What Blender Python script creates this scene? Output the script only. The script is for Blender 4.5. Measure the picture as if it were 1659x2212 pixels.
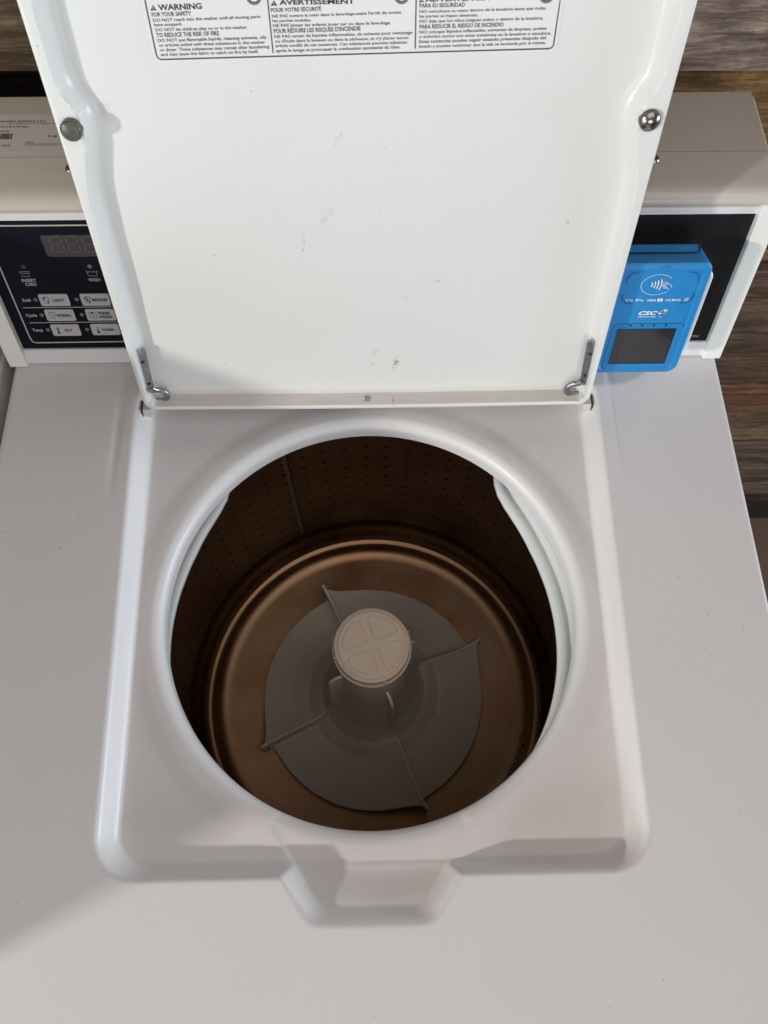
import bpy, math, random
import numpy as np
from mathutils import Vector, Matrix
random.seed(7)
PI = math.pi
for o in list(bpy.data.objects):
    bpy.data.objects.remove(o)
SC = bpy.context.scene
COL = SC.collection

# ------------------------------------------------------------------ camera
cd = bpy.data.cameras.new('camera')
cam = bpy.data.objects.new('camera', cd)
COL.objects.link(cam)
cam.location = (0.0031, -0.4058, 0.6038)
cam.rotation_euler = (0.3953, -0.0075, -0.0194)
cd.sensor_fit = 'VERTICAL'
cd.sensor_height = 24.0
cd.sensor_width = 18.0
cd.lens = 1663.16 / 2212 * 24.0
cd.clip_start = 0.01
cd.clip_end = 60
cd.dof.use_dof = True
cd.dof.focus_distance = 0.68
cd.dof.aperture_fstop = 15.0
SC.camera = cam
SC.render.resolution_x = 768
SC.render.resolution_y = 1024

# ------------------------------------------------------------------ light
world = bpy.data.worlds.new('World')
SC.world = world
world.use_nodes = True
bg = world.node_tree.nodes['Background']
bg.inputs[0].default_value = (1.0, 0.82, 0.74, 1)
bg.inputs[1].default_value = 0.085


def area(name, loc, target, size, sizey, power, col, spread=PI):
    l = bpy.data.lights.new(name, 'AREA')
    l.shape = 'RECTANGLE'
    l.size = size
    l.size_y = sizey
    l.energy = power
    l.color = col
    l.spread = spread
    o = bpy.data.objects.new(name, l)
    o.location = loc
    d = Vector(target) - Vector(loc)
    o.rotation_euler = d.to_track_quat('-Z', 'Y').to_euler()
    COL.objects.link(o)
    return o


KEY = Vector((-1.30, -0.97, 0.62)).normalized()
area('lamp_left', KEY * 3.2, (0, 0, 0.1), 0.12, 0.10, 44, (1.0, 0.96, 0.91))
area('window_front', (0.6, -2.9, 0.60), (0, 0, 0.1), 1.4, 0.7, 15, (0.94, 0.97, 1.0))
area('window_right', (3.2, -0.4, 0.36), (0, -0.2, 0), 1.4, 0.5, 66, (0.76, 0.88, 1.0))
area('window_left', (-2.2, -2.6, 0.42), (0, -0.2, 0), 1.2, 0.6, 30, (0.78, 0.94, 1.0))
area('ceiling_panel', (0.25, -0.95, 1.75), (0, -0.3, 0), 1.8, 1.2, 8.0, (1.0, 0.92, 0.88))

vs = SC.view_settings
vs.view_transform = 'Standard'
vs.look = 'None'
vs.gamma = 1
vs.use_curve_mapping = False
vs.exposure = 0.08

# ------------------------------------------------------------------ frames
T = 0.3046
E_UP = Vector((0, math.sin(T), math.cos(T)))
E_N = Vector((0, -math.cos(T), math.sin(T)))


def face_frame(off=0.0, y0=0.0):
    """(x, s, d): x along the washer, s up the tilted plane, d proud of it"""
    o = Vector((0, y0, 0)) + E_N * off
    return lambda u, v, w=0.0: o + Vector((u, 0, 0)) + E_UP * v + E_N * w


def flat_frame(z):
    return lambda u, v, w=0.0: Vector((u, v, z + w))


CON = face_frame(0.0)
LID = face_frame(0.0, -0.07)


class MB:
    def __init__(self, frame=None):
        self.v, self.f, self.m = [], [], []
        self.fr = frame or (lambda u, v, w=0.0: Vector((u, v, w)))
        self.attr = None

    def add(self, vs, fs, m=0):
        b = len(self.v)
        self.v += [tuple(self.fr(*p)) for p in vs]
        self.f += [tuple(i + b for i in f) for f in fs]
        self.m += [m] * len(fs)

    def quad(self, pts, m=0):
        self.add(pts, [tuple(range(len(pts)))], m)

    def box(self, x0, x1, y0, y1, z0, z1, m=0):
        self.add([(x0, y0, z0), (x1, y0, z0), (x1, y1, z0), (x0, y1, z0), (x0, y0, z1), (x1, y0, z1), (x1, y1, z1), (x0, y1, z1)],
                 [(0, 3, 2, 1), (4, 5, 6, 7), (0, 1, 5, 4), (1, 2, 6, 5), (2, 3, 7, 6), (3, 0, 4, 7)], m)

    def prism(self, pts, w0, w1, m=0, mtop=None):
        n = len(pts)
        self.add([(p[0], p[1], w0) for p in pts] + [(p[0], p[1], w1) for p in pts],
                 [tuple(range(n))[::-1]] + [(i, (i + 1) % n, (i + 1) % n + n, i + n) for i in range(n)], m)
        self.add([(p[0], p[1], w1) for p in pts], [tuple(range(n))], m if mtop is None else mtop)

    def stroke(self, pts, wd, w=0.0, m=0, closed=False, h=0.0):
        """flat line of width wd through pts (2D), optionally raised by h"""
        P = [np.array(p[:2], float) for p in pts]
        n = len(P)
        L, R_ = [], []
        for i in range(n):
            a = P[(i - 1) % n] if (closed or i > 0) else P[i]
            b = P[(i + 1) % n] if (closed or i < n - 1) else P[i]
            t = b - a
            t /= (np.linalg.norm(t) + 1e-12)
            nn = np.array([-t[1], t[0]]) * wd / 2
            L.append(P[i] + nn)
            R_.append(P[i] - nn)
        vs = [(p[0], p[1], w + h) for p in L] + [(p[0], p[1], w + h) for p in R_]
        fs = []
        for i in range(n if closed else n - 1):
            j = (i + 1) % n
            fs.append((i + n, j + n, j, i))
        self.add(vs, fs, m)

    def disc(self, cx, cy, r, w=0.0, m=0, ry=None, n=24, dome=0.0):
        ry = ry or r
        ring = [(cx + r * math.cos(2 * PI * i / n), cy + ry * math.sin(2 * PI * i / n), w) for i in range(n)]
        if dome:
            r2 = [(cx + .7 * r * math.cos(2 * PI * i / n), cy + .7 * ry * math.sin(2 * PI * i / n), w + dome * .7) for i in range(n)]
            self.add(ring + r2 + [(cx, cy, w + dome)], [(i, (i + 1) % n, n + (i + 1) % n, n + i) for i in range(n)] + [(n + i, n + (i + 1) % n, 2 * n) for i in range(n)], m)
        else:
            self.add(ring, [tuple(range(n))], m)

    def lathe(self, cx, cy, prof, n=96, m=0, close=False):
        """prof list of (r, z) about a vertical axis"""
        vs = []
        for r, z in prof:
            for i in range(n):
                a = 2 * PI * i / n
                vs.append((cx + r * math.cos(a), cy + r * math.sin(a), z))
        fs = []
        for k in range(len(prof) - 1):
            for i in range(n):
                j = (i + 1) % n
                fs.append((k * n + i, k * n + j, (k + 1) * n + j, (k + 1) * n + i))
        if close:
            fs.append(tuple(range((len(prof) - 1) * n, len(prof) * n)))
        self.add(vs, fs, m)

    def tube(self, pts, r, n=12, m=0, caps=True):
        P = [np.array(p, float) for p in pts]
        rs = r if isinstance(r, (list, tuple)) else [r] * len(P)
        vs = []
        up = np.array([0.12, 0.2, 1.0])
        for i, p in enumerate(P):
            t = P[min(i + 1, len(P) - 1)] - P[max(i - 1, 0)]
            t /= np.linalg.norm(t) + 1e-12
            a = np.cross(t, up)
            a /= np.linalg.norm(a) + 1e-12
            b = np.cross(t, a)
            for k in range(n):
                q = 2 * PI * k / n
                vs.append(tuple(p + rs[i] * (math.cos(q) * a + math.sin(q) * b)))
        fs = []
        for i in range(len(P) - 1):
            for k in range(n):
                j = (k + 1) % n
                fs.append((i * n + k, i * n + j, (i + 1) * n + j, (i + 1) * n + k))
        if caps:
            fs.append(tuple(range(n))[::-1])
            fs.append(tuple(range((len(P) - 1) * n, len(P) * n)))
        self.add(vs, fs, m)

    def text(self, s, x0, y0, x1, y1, h, m=0, bold=0.0, shear=0.0, w=0.0):
        """lettering whose baseline runs from (x0,y0) to (x1,y1) with capitals h tall"""
        V, F = text_mesh(s, bold, shear)
        xs = [p[0] for p in V]
        mn, mx = min(xs), max(xs)
        L = math.hypot(x1 - x0, y1 - y0)
        k = L / (mx - mn)
        ca, sa = (x1 - x0) / L, (y1 - y0) / L
        kh = h / 0.70
        vs = []
        for p in V:
            a, b = (p[0] - mn) * k, p[1] * kh
            vs.append((x0 + a * ca - b * sa, y0 + a * sa + b * ca, w))
        self.add(vs, F, m)

    def build(self, name, mats, parent=None, smooth=False, sharp=None, bevel=0.0, recalc=False):
        me = bpy.data.meshes.new(name)
        org = Vector(parent['_o']) if parent is not None and '_o' in parent else Vector((0, 0, 0))
        me.from_pydata([tuple(Vector(p) - org) for p in self.v], [], self.f)
        if not isinstance(mats, (list, tuple)):
            mats = [mats]
        for mm in mats:
            me.materials.append(mm)
        me.polygons.foreach_set('material_index', self.m)
        if smooth:
            me.polygons.foreach_set('use_smooth', [True] * len(self.f))
        me.update()
        o = bpy.data.objects.new(name, me)
        COL.objects.link(o)
        o['_o'] = tuple(org)
        if parent is not None:
            o.parent = parent
        if recalc or bevel:
            import bmesh
            bm = bmesh.new()
            bm.from_mesh(me)
            bmesh.ops.remove_doubles(bm, verts=bm.verts, dist=1e-6)
            bmesh.ops.recalc_face_normals(bm, faces=bm.faces)
            bm.to_mesh(me)
            bm.free()
        if bevel:
            md = o.modifiers.new('bevel', 'BEVEL')
            md.width = bevel
            md.segments = 3
            md.limit_method = 'ANGLE'
            md.angle_limit = math.radians(35)
            md.use_clamp_overlap = True
            me.polygons.foreach_set('use_smooth', [True] * len(me.polygons))
            me.set_sharp_from_angle(angle=math.radians(60)) if hasattr(me, 'set_sharp_from_angle') else None
            wn = o.modifiers.new('wn', 'WEIGHTED_NORMAL')
            wn.keep_sharp = True
        elif sharp is not None:
            me.set_sharp_from_angle(angle=math.radians(sharp))
        return o


_tc = {}


def text_mesh(s, bold, shear):
    k = (s, bold, shear)
    if k in _tc:
        return _tc[k]
    c = bpy.data.curves.new('t', 'FONT')
    c.body = s
    c.size = 1.0
    c.resolution_u = 2
    c.offset = bold
    c.shear = shear
    c.fill_mode = 'FRONT'
    o = bpy.data.objects.new('t', c)
    COL.objects.link(o)
    dg = bpy.context.evaluated_depsgraph_get()
    me = o.evaluated_get(dg).to_mesh()
    V = [tuple(v.co) for v in me.vertices]
    F = [tuple(p.vertices) for p in me.polygons]
    o.evaluated_get(dg).to_mesh_clear()
    bpy.data.objects.remove(o)
    bpy.data.curves.remove(c)
    _tc[k] = (V, F)
    return V, F


def thing(name, label, cat, loc, group=None):
    o = bpy.data.objects.new(name, None)
    o.empty_display_size = 0.05
    o.location = loc
    COL.objects.link(o)
    o['_o'] = tuple(loc)
    o['label'] = label
    o['category'] = cat
    if group:
        o['group'] = group
    return o


def rrect(x0, x1, y0, y1, r, n=6, skew=0.0):
    pts = []
    for cx, cy, a0 in ((x1 - r, y1 - r, 0), (x0 + r, y1 - r, 90), (x0 + r, y0 + r, 180), (x1 - r, y0 + r, 270)):
        for i in range(n + 1):
            a = math.radians(a0 + 90 * i / n)
            pts.append((cx + r * math.cos(a), cy + r * math.sin(a)))
    return pts


# ------------------------------------------------------------------ materials
def mat(name, col, rough=0.5, metal=0.0, spec=0.5, coat=0.0, coat_rough=0.1):
    m = bpy.data.materials.new(name)
    m.use_nodes = True
    b = m.node_tree.nodes['Principled BSDF']
    b.inputs['Base Color'].default_value = (*col, 1)
    b.inputs['Roughness'].default_value = rough
    b.inputs['Metallic'].default_value = metal
    b.inputs['Specular IOR Level'].default_value = spec
    b.inputs['Coat Weight'].default_value = coat
    b.inputs['Coat Roughness'].default_value = coat_rough
    return m


class NT:
    """tiny helper to write node graphs"""
    def __init__(self, m):
        self.t = m.node_tree
        self.b = self.t.nodes['Principled BSDF']

    def n(self, typ, ins=None, **kw):
        x = self.t.nodes.new(typ)
        for k, v in kw.items():
            setattr(x, k, v)
        for k, v in (ins or {}).items():
            if hasattr(v, 'is_linked') or isinstance(v, bpy.types.NodeSocket):
                self.t.links.new(v, x.inputs[k])
            else:
                x.inputs[k].default_value = v
        return x

    def m(self, op, a, b=0.0, c=0.0, clamp=False):
        x = self.n('ShaderNodeMath', {0: a, 1: b, 2: c}, operation=op)
        x.use_clamp = clamp
        return x.outputs[0]

    def mix(self, f, a, b):
        x = self.t.nodes.new('ShaderNodeMix')
        x.data_type = 'RGBA'
        for s, v in (('Factor', f), ('A', a), ('B', b)):
            sock = [q for q in x.inputs if q.name == s and (q.type == 'RGBA' or (s == 'Factor' and q.type == 'VALUE'))][0]
            if isinstance(v, bpy.types.NodeSocket):
                self.t.links.new(v, sock)
            elif s == 'Factor':
                sock.default_value = v
            else:
                sock.default_value = (*v, 1)
        return [q for q in x.outputs if q.type == 'RGBA'][0]

    def link(self, a, name):
        self.t.links.new(a, self.b.inputs[name])

    def ramp(self, f, stops):
        x = self.t.nodes.new('ShaderNodeValToRGB')
        e = x.color_ramp.elements
        while len(e) < len(stops):
            e.new(0.5)
        for i, (p, c) in enumerate(stops):
            e[i].position = p
            e[i].color = (c, c, c, 1) if not isinstance(c, tuple) else (*c, 1)
        self.t.links.new(f, x.inputs[0])
        return x.outputs[0]


def enamel(name, col, rough=0.28, speck=0.5, scuffs=(), dirt=0.0, wave=0.12, peel=0.05, specscale=260):
    m = mat(name, col, rough, spec=0.45, coat=0.05, coat_rough=0.2)
    t = NT(m)
    g = t.n('ShaderNodeNewGeometry').outputs['Position']
    # sparse tiny specks of dirt: few cells of a fine voronoi
    v = t.n('ShaderNodeTexVoronoi', {'Vector': g, 'Scale': specscale})
    d = t.ramp(v.outputs['Distance'], [(0.0, 1.0), (0.10, 0.9), (0.18, 0.0)])
    sel = t.n('ShaderNodeSeparateColor', {0: v.outputs['Color']})
    cl = t.n('ShaderNodeTexNoise', {'Vector': g, 'Scale': 13.0, 'Detail': 2.0})
    pick = t.m('GREATER_THAN', sel.outputs[0], t.m('SUBTRACT', 1.0, t.m('MULTIPLY', t.ramp(cl.outputs[0], [(0.42, 0.05), (0.66, 1.0)]), 0.030 * speck)))
    f = t.m('MULTIPLY', t.m('MULTIPLY', d, pick), t.m('ADD', t.m('MULTIPLY', sel.outputs[1], 0.6), 0.3))
    # slow, faint variation of the paint
    nz = t.n('ShaderNodeTexNoise', {'Vector': g, 'Scale': 9.0, 'Detail': 4.0, 'Roughness': 0.6})
    base = t.mix(t.ramp(nz.outputs[0], [(0.35, 0.0), (0.7, 1.0)]), col, tuple(c * k for c, k in zip(col, (0.985, 0.98, 0.975))))
    base = t.mix(f, base, (0.10, 0.07, 0.05))
    if scuffs:
        fine = t.n('ShaderNodeTexNoise', {'Vector': g, 'Scale': 420.0, 'Detail': 5.0, 'Roughness': 0.7})
        for (c, rx, rz, ang, k) in scuffs:
            # ellipse mask in the plane of the lid, broken up by noise
            s = t.n('ShaderNodeVectorMath', {0: g, 1: tuple(c)}, operation='SUBTRACT').outputs[0]
            u = t.n('ShaderNodeVectorMath', {0: s, 1: tuple(Vector((1, 0, 0)) * math.cos(ang) + E_UP * math.sin(ang))}, operation='DOT_PRODUCT').outputs['Value']
            w = t.n('ShaderNodeVectorMath', {0: s, 1: tuple(Vector((1, 0, 0)) * -math.sin(ang) + E_UP * math.cos(ang))}, operation='DOT_PRODUCT').outputs['Value']
            r = t.m('ADD', t.m('POWER', t.m('ABSOLUTE', t.m('DIVIDE', u, rx)), 2.0), t.m('POWER', t.m('ABSOLUTE', t.m('DIVIDE', w, rz)), 2.0))
            mask = t.m('MULTIPLY', t.m('SUBTRACT', 1.0, r, clamp=True), t.ramp(fine.outputs[0], [(0.47, 0.0), (0.60, 1.0)]))
            base = t.mix(t.m('MULTIPLY', mask, k, clamp=True), base, (0.22, 0.17, 0.13))
    if dirt:
        # grime collected on the inside of the hinge-end flange
        q = t.n('ShaderNodeVectorMath', {0: g, 1: (0.0, -0.07, 0.0)}, operation='SUBTRACT').outputs[0]
        sv = t.n('ShaderNodeVectorMath', {0: q, 1: tuple(E_UP)}, operation='DOT_PRODUCT').outputs['Value']
        nv = t.n('ShaderNodeVectorMath', {0: q, 1: tuple(E_N)}, operation='DOT_PRODUCT').outputs['Value']
        gn = t.n('ShaderNodeTexNoise', {'Vector': t.n('ShaderNodeMapping', {'Vector': g, 'Scale': (12.0, 60.0, 60.0)}).outputs[0], 'Scale': 2.0, 'Detail': 6.0, 'Roughness': 0.7})
        mk = t.m('MULTIPLY', t.m('SUBTRACT', 1.0, t.m('DIVIDE', t.m('SUBTRACT', sv, 0.027), 0.006), clamp=True), t.m('LESS_THAN', nv, -0.0012))
        mk = t.m('MULTIPLY', mk, t.ramp(gn.outputs[0], [(0.3, 0.35), (0.7, 0.95)]))
        base = t.mix(t.m('MULTIPLY', mk, dirt, clamp=True), base, (0.50, 0.38, 0.29))
    t.link(base, 'Base Color')
    n2 = t.n('ShaderNodeTexNoise', {'Vector': g, 'Scale': 34.0, 'Detail': 5.0, 'Roughness': 0.62})
    rr = t.ramp(n2.outputs[0], [(0.3, rough * 0.97), (0.75, min(1, rough * 1.05))])
    t.link(rr, 'Roughness')
    n3 = t.n('ShaderNodeTexNoise', {'Vector': g, 'Scale': 300.0, 'Detail': 2.0})
    n4 = t.n('ShaderNodeTexNoise', {'Vector': g, 'Scale': 6.5, 'Detail': 1.0})
    b0 = t.n('ShaderNodeBump', {'Height': n4.outputs[0], 'Strength': wave, 'Distance': 0.006})
    bp = t.n('ShaderNodeBump', {'Height': n3.outputs[0], 'Strength': peel, 'Distance': 0.001, 'Normal': b0.outputs[0]})
    t.link(bp.outputs[0], 'Normal')
    return m


LIDP = face_frame(-0.014, -0.07)
SC_L = [(LIDP(0.0243, 0.0590), 0.0035, 0.0085, -0.35, 0.95), (LIDP(0.006, 0.0583), 0.004, 0.002, 0.5, 0.6), (LIDP(-0.045, 0.1686), 0.0015, 0.014, -0.1, 0.45),
        (LIDP(-0.016, 0.2455), 0.002, 0.007, -0.5, 0.4), (LIDP(0.022, 0.231), 0.0015, 0.006, -0.2, 0.35), (LIDP(0.147, 0.185), 0.0013, 0.004, 0.3, 0.8),
        (LIDP(0.0325, 0.124), 0.006, 0.004, 0.2, 0.25), (LIDP(0.0068, 0.0704), 0.005, 0.002, 0.7, 0.6), (LIDP(0.055, 0.1374), 0.003, 0.001, 0.1, 0.9),
        (LIDP(0.0219, 0.0246), 0.0014, 0.001, 0.1, 1.0), (LIDP(-0.027, 0.192), 0.004, 0.009, -0.6, 0.25)]
M_LID = enamel('lid_enamel', (0.78, 0.785, 0.77), 0.33, 0.5, scuffs=SC_L, peel=0.04, dirt=0.5)
M_DECK = enamel('deck_enamel', (0.775, 0.755, 0.75), 0.38, 0.7, peel=0.05)
M_HOOD = enamel('hood_enamel_shaded', (0.60, 0.555, 0.495), 0.22, 0.15, peel=0.05)  # same enamel as the deck, its dark reflection and shade put into the colour
M_TRIM = mat('trim_plastic', (0.87, 0.87, 0.82), 0.42)
M_ALU = mat('trim_alloy', (0.76, 0.75, 0.76), 0.32)
M_COVER = enamel('tub_cover_plastic', (0.74, 0.78, 0.77), 0.3, 0.2, peel=0.03)


def noise_mat(name, c1, c2, rough, metal=0.0, scale=60, stretch=(1, 1, 1), bump=0.1, spec=0.5, detail=6, dist=0.001):
    m = mat(name, c1, rough, metal, spec)
    t = NT(m)
    g = t.n('ShaderNodeNewGeometry').outputs['Position']
    mp = t.n('ShaderNodeMapping', {'Vector': g, 'Scale': stretch}).outputs[0]
    nz = t.n('ShaderNodeTexNoise', {'Vector': mp, 'Scale': scale, 'Detail': detail, 'Roughness': 0.65})
    t.link(t.mix(t.ramp(nz.outputs[0], [(0.32, 0.0), (0.68, 1.0)]), c1, c2), 'Base Color')
    t.link(t.ramp(nz.outputs[0], [(0.3, max(rough - .1, 0)), (0.7, min(1, rough + .12))]), 'Roughness')
    if bump:
        t.link(t.n('ShaderNodeBump', {'Height': nz.outputs[0], 'Strength': bump, 'Distance': dist}).outputs[0], 'Normal')
    return m


M_PANEL = noise_mat('panel_film_navy', (0.0040, 0.0050, 0.012), (0.005, 0.006, 0.014), 0.45, scale=200, bump=0.03, spec=0.12)
M_PANELR = noise_mat('panel_film_black', (0.010, 0.010, 0.012), (0.013, 0.013, 0.015), 0.5, scale=200, bump=0.03, spec=0.2)
M_PRINT = mat('grey_print', (0.42, 0.42, 0.40), 0.5)
M_LINE = mat('cream_print_line', (0.50, 0.51, 0.46), 0.5)
M_KEYPAD = noise_mat('keypad_film', (0.52, 0.51, 0.52), (0.46, 0.45, 0.46), 0.4, scale=50, bump=0.02)
M_NAVYINK = mat('navy_ink', (0.016, 0.016, 0.035), 0.5)
M_LED = mat('unlit_lamp', (0.14, 0.14, 0.14), 0.35)
M_LEDD = mat('unlit_dark_lamp', (0.045, 0.05, 0.06), 0.35)
M_WINDOW = mat('display_window_tint', (0.045, 0.038, 0.040), 0.25)
M_SEG = mat('unlit_segment', (0.085, 0.065, 0.055), 0.4)
M_BLUE = noise_mat('reader_blue_plastic', (0.012, 0.235, 0.58), (0.013, 0.245, 0.60), 0.40, scale=180, bump=0.04)
M_BLUED = mat('reader_blue_groove', (0.004, 0.055, 0.20), 0.5)
M_WHITEP = mat('white_print', (0.82, 0.85, 0.90), 0.5)
M_SCREEN = noise_mat('dark_screen', (0.030, 0.030, 0.034), (0.036, 0.036, 0.040), 0.12, scale=90, bump=0.0)
M_BLACK = mat('black_plastic', (0.006, 0.006, 0.010), 0.35)
M_NAVYL = mat('logo_navy', (0.01, 0.035, 0.18), 0.5)
M_MIDL = mat('logo_mid_blue', (0.01, 0.16, 0.42), 0.5)
M_GREEN = mat('logo_green', (0.04, 0.27, 0.03), 0.5)
M_ZINC = noise_mat('zinc_steel', (0.42, 0.43, 0.45), (0.22, 0.23, 0.24), 0.34, 1.0, scale=300, bump=0.25)
M_CHROME = mat('chrome', (0.36, 0.36, 0.32), 0.24, 1.0)
M_RUBBER = noise_mat('bumper_rubber', (0.085, 0.085, 0.062), (0.11, 0.11, 0.08), 0.3, scale=200, bump=0.05)
M_INK = mat('label_ink', (0.035, 0.035, 0.050), 0.55)
M_STICK = mat('label_stock', (0.80, 0.80, 0.79), 0.35)
M_BORD = mat('label_border_ink', (0.07, 0.085, 0.13), 0.5)
M_PAPER = mat('rating_label_stock_shaded', (0.57, 0.54, 0.49), 0.45)  # label stock darkened like the hood, dim reflection put into the colour
M_DARK = mat('dark_gap', (0.01, 0.008, 0.007), 0.8)
M_CAP = noise_mat('cap_plastic', (0.84, 0.70, 0.57), (0.82, 0.68, 0.55), 0.36, scale=40, bump=0.02)
M_VANE = mat('vane_plastic_lit', (0.86, 0.84, 0.76), 0.38)  # agitator plastic made paler, light caught on the blade edges is in the colour
M_AGI = noise_mat('agitator_plastic', (0.80, 0.78, 0.70), (0.77, 0.75, 0.67), 0.42, scale=30, bump=0.02)
M_BUSHD = mat('bushing_gap', (0.05, 0.035, 0.03), 0.7)
M_BEIGE = mat('bushing_nylon', (0.66, 0.64, 0.58), 0.4)

LABEL_TEXT = [
    ('WARNING', -0.1172, 0.3204, -0.0918, 0.3211, 0.0029, 1),
    ('FOR YOUR SAFETY', -0.1217, 0.3172, -0.0986, 0.3178, 0.0021, 0),
    ('DO NOT reach into the washer until all moving parts', -0.1216, 0.3145, -0.0586, 0.3162, 0.0016, 0),
    ('have stopped.', -0.1216, 0.3122, -0.1051, 0.3126, 0.0016, 0),
    ('DO NOT let children play on or in the washer.', -0.1213, 0.3095, -0.0669, 0.3107, 0.0016, 0),
    ('TO REDUCE THE RISK OF FIRE', -0.1214, 0.3064, -0.0841, 0.3073, 0.0022, 0),
    ('DO NOT put flammable liquids, cleaning solvents, oils', -0.1213, 0.3038, -0.0563, 0.3053, 0.0017, 0),
    ('or articles soiled with these substances in the washer', -0.1211, 0.3013, -0.0574, 0.3027, 0.0016, 0),
    ('or dryer. These substances may remain after laundering', -0.1211, 0.2987, -0.0551, 0.3002, 0.0017, 0),
    ('and may cause the fabric to catch on fire by itself.', -0.121, 0.2962, -0.0619, 0.2976, 0.0017, 0),
    ('AVERTISSEMENT', -0.0468, 0.3229, -0.0031, 0.3233, 0.0024, 1),
    ('POUR VOTRE SÉCURITÉ', -0.052, 0.3192, -0.0226, 0.3198, 0.0020, 0),
    ("NE PAS mettre la main dans le lave-linge avant l'arrêt de toutes", -0.0517, 0.3163, 0.024, 0.3181, 0.0015, 0),
    ('les parties mobiles.', -0.0517, 0.314, -0.0288, 0.3143, 0.0015, 0),
    ('NE PAS laisser les enfants jouer sur ou dans le lave-linge.', -0.0517, 0.3114, 0.0181, 0.3126, 0.0016, 0),
    ("POUR RÉDUIRE LES RISQUES D'INCENDIE", -0.0516, 0.3082, 0.0001, 0.3094, 0.0022, 0),
    ('NE PAS verser de liquides inflammables, de solvants pour nettoyage', -0.0515, 0.3056, 0.0309, 0.3074, 0.0016, 0),
    ("ou d'huile dans la laveuse ou dans la sécheuse, et n'y placer aucun", -0.0514, 0.3031, 0.0286, 0.3047, 0.0016, 0),
    ('article souillé de ces sustances. Ces substances peuvent subsister', -0.0514, 0.3006, 0.0283, 0.3022, 0.0016, 0),
    ('après le lavage et provoquer la combustion spontanée du tissu.', -0.0513, 0.2979, 0.024, 0.2996, 0.0017, 0),
    ('ADVERTENCIA', 0.0378, 0.324, 0.0757, 0.3247, 0.0024, 1),
    ('PARA SU SEGURIDAD', 0.0347, 0.3211, 0.0613, 0.3215, 0.0020, 0),
    ('NO introduzca su mano dentro de la lavadora hasta que todas', 0.0348, 0.3183, 0.1089, 0.3198, 0.0015, 0),
    ('las partes se hayan detenido.', 0.0349, 0.3159, 0.0695, 0.3164, 0.0015, 0),
    ('NO deje que los niños jueguen sobre o dentro de la lavadora.', 0.035, 0.3132, 0.1083, 0.3146, 0.0016, 0),
    ('PARA REDUCIR EL RIESGO DE INCENDIO', 0.0351, 0.3101, 0.0851, 0.3111, 0.0021, 0),
    ('NO coloque líquidos inflamables, solventes de limpieza, aceites', 0.0352, 0.3075, 0.1112, 0.3092, 0.0016, 0),
    ('o artículos sucios con estas sustancias en la lavadora o secadora.', 0.035, 0.3051, 0.1142, 0.3066, 0.0016, 0),
    ('Estas sustancias pueden seguir estando presentes después del', 0.0352, 0.3024, 0.1114, 0.3041, 0.0017, 0),
    ('lavado y pueden ocasionar que la tela se encienda por sí misma.', 0.0352, 0.2998, 0.1119, 0.3015, 0.0016, 0),
]

# ================================================================== the washing machine
OC = Vector((0.0, -0.232, 0.0))      # axis of the tub opening
W2 = 0.3255
FLOOR = -0.957
washer = thing('washing_machine', 'white top-loading washer with its lid open over a steel basket, beside the plank wall', 'washing machine', (0, -0.2, FLOOR))


def sstep(a, b, x):
    t = np.clip((x - a) / (b - a), 0, 1)
    return t * t * (3 - 2 * t)


def sd_box(x, y, cx, cy, hx, hy, r):
    dx = np.abs(x - cx) - (hx - r)
    dy = np.abs(y - cy) - (hy - r)
    return np.hypot(np.maximum(dx, 0), np.maximum(dy, 0)) + np.minimum(np.maximum(dx, dy), 0) - r


def smin(a, b, k):
    h = np.clip(0.5 + 0.5 * (b - a) / k, 0, 1)
    return b * (1 - h) + a * h - k * h * (1 - h)


R0, RB = 0.1722, 0.0105


def deck_height(x, y):
    """pressed steel top: sunken floor round the opening, finger notch in front"""
    taper = 1.0 + 0.045 * (y + 0.41) / 0.4
    xs = x / taper
    d1 = sd_box(xs, y, 0.0, -0.2240, 0.200, 0.2085, 0.030)
    # finger notch: trapezoid reaching forward
    hw = 0.0455
    nx_, ny_ = 0.842, -0.539                       # outward normal of the slanted flanks
    px_ = np.abs(x + 0.002)
    e1 = (px_ - 0.0455) * nx_ + (y + 0.4615) * ny_ + 0.0
    e2 = -0.4640 - y
    kk = 0.0032
    d2 = kk * np.log(np.exp(np.clip(e1 / kk, -60, 60)) + np.exp(np.clip(e2 / kk, -60, 60)) + np.exp(np.clip((y + 0.38) / kk, -60, 60)))
    def press(d, w, dep, k_):
        """straight flank w wide with rounded shoulders"""
        u = np.clip((0.003 - d) / (w + 0.003), 0, 1)
        lin = np.where(u < k_, u * u / (2 * k_), np.where(u > 1 - k_, (1 - k_) - (1 - u) ** 2 / (2 * k_), u - k_ / 2)) / (1 - k_)
        return -dep * lin
    wf = 0.0122 - 0.0034 * sstep(-0.400, -0.416, y) * (1 - sstep(0.160, 0.185, np.abs(xs)))
    z1 = press(d1, wf, 0.0200, 0.36)
    z2 = press(d2, 0.0120, 1.0, 0.24) * (0.0100 + 0.0100 * sstep(-0.456, -0.424, y))
    z = smin(z1, z2, 0.0045)
    # shallow rolled bead along the outside of the pocket near the hinges
    k = sstep(-0.15, -0.08, y) * 0.0008
    z = z - k * np.exp(-((np.abs(x) - 0.2225) / 0.0035) ** 2)
    # gentle rise towards the opening
    rr = np.hypot(x - OC.x, y - OC.y)
    z = z + 0.0016 * sstep(R0 + 0.032, R0 + 0.014, rr)
    return z


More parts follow.
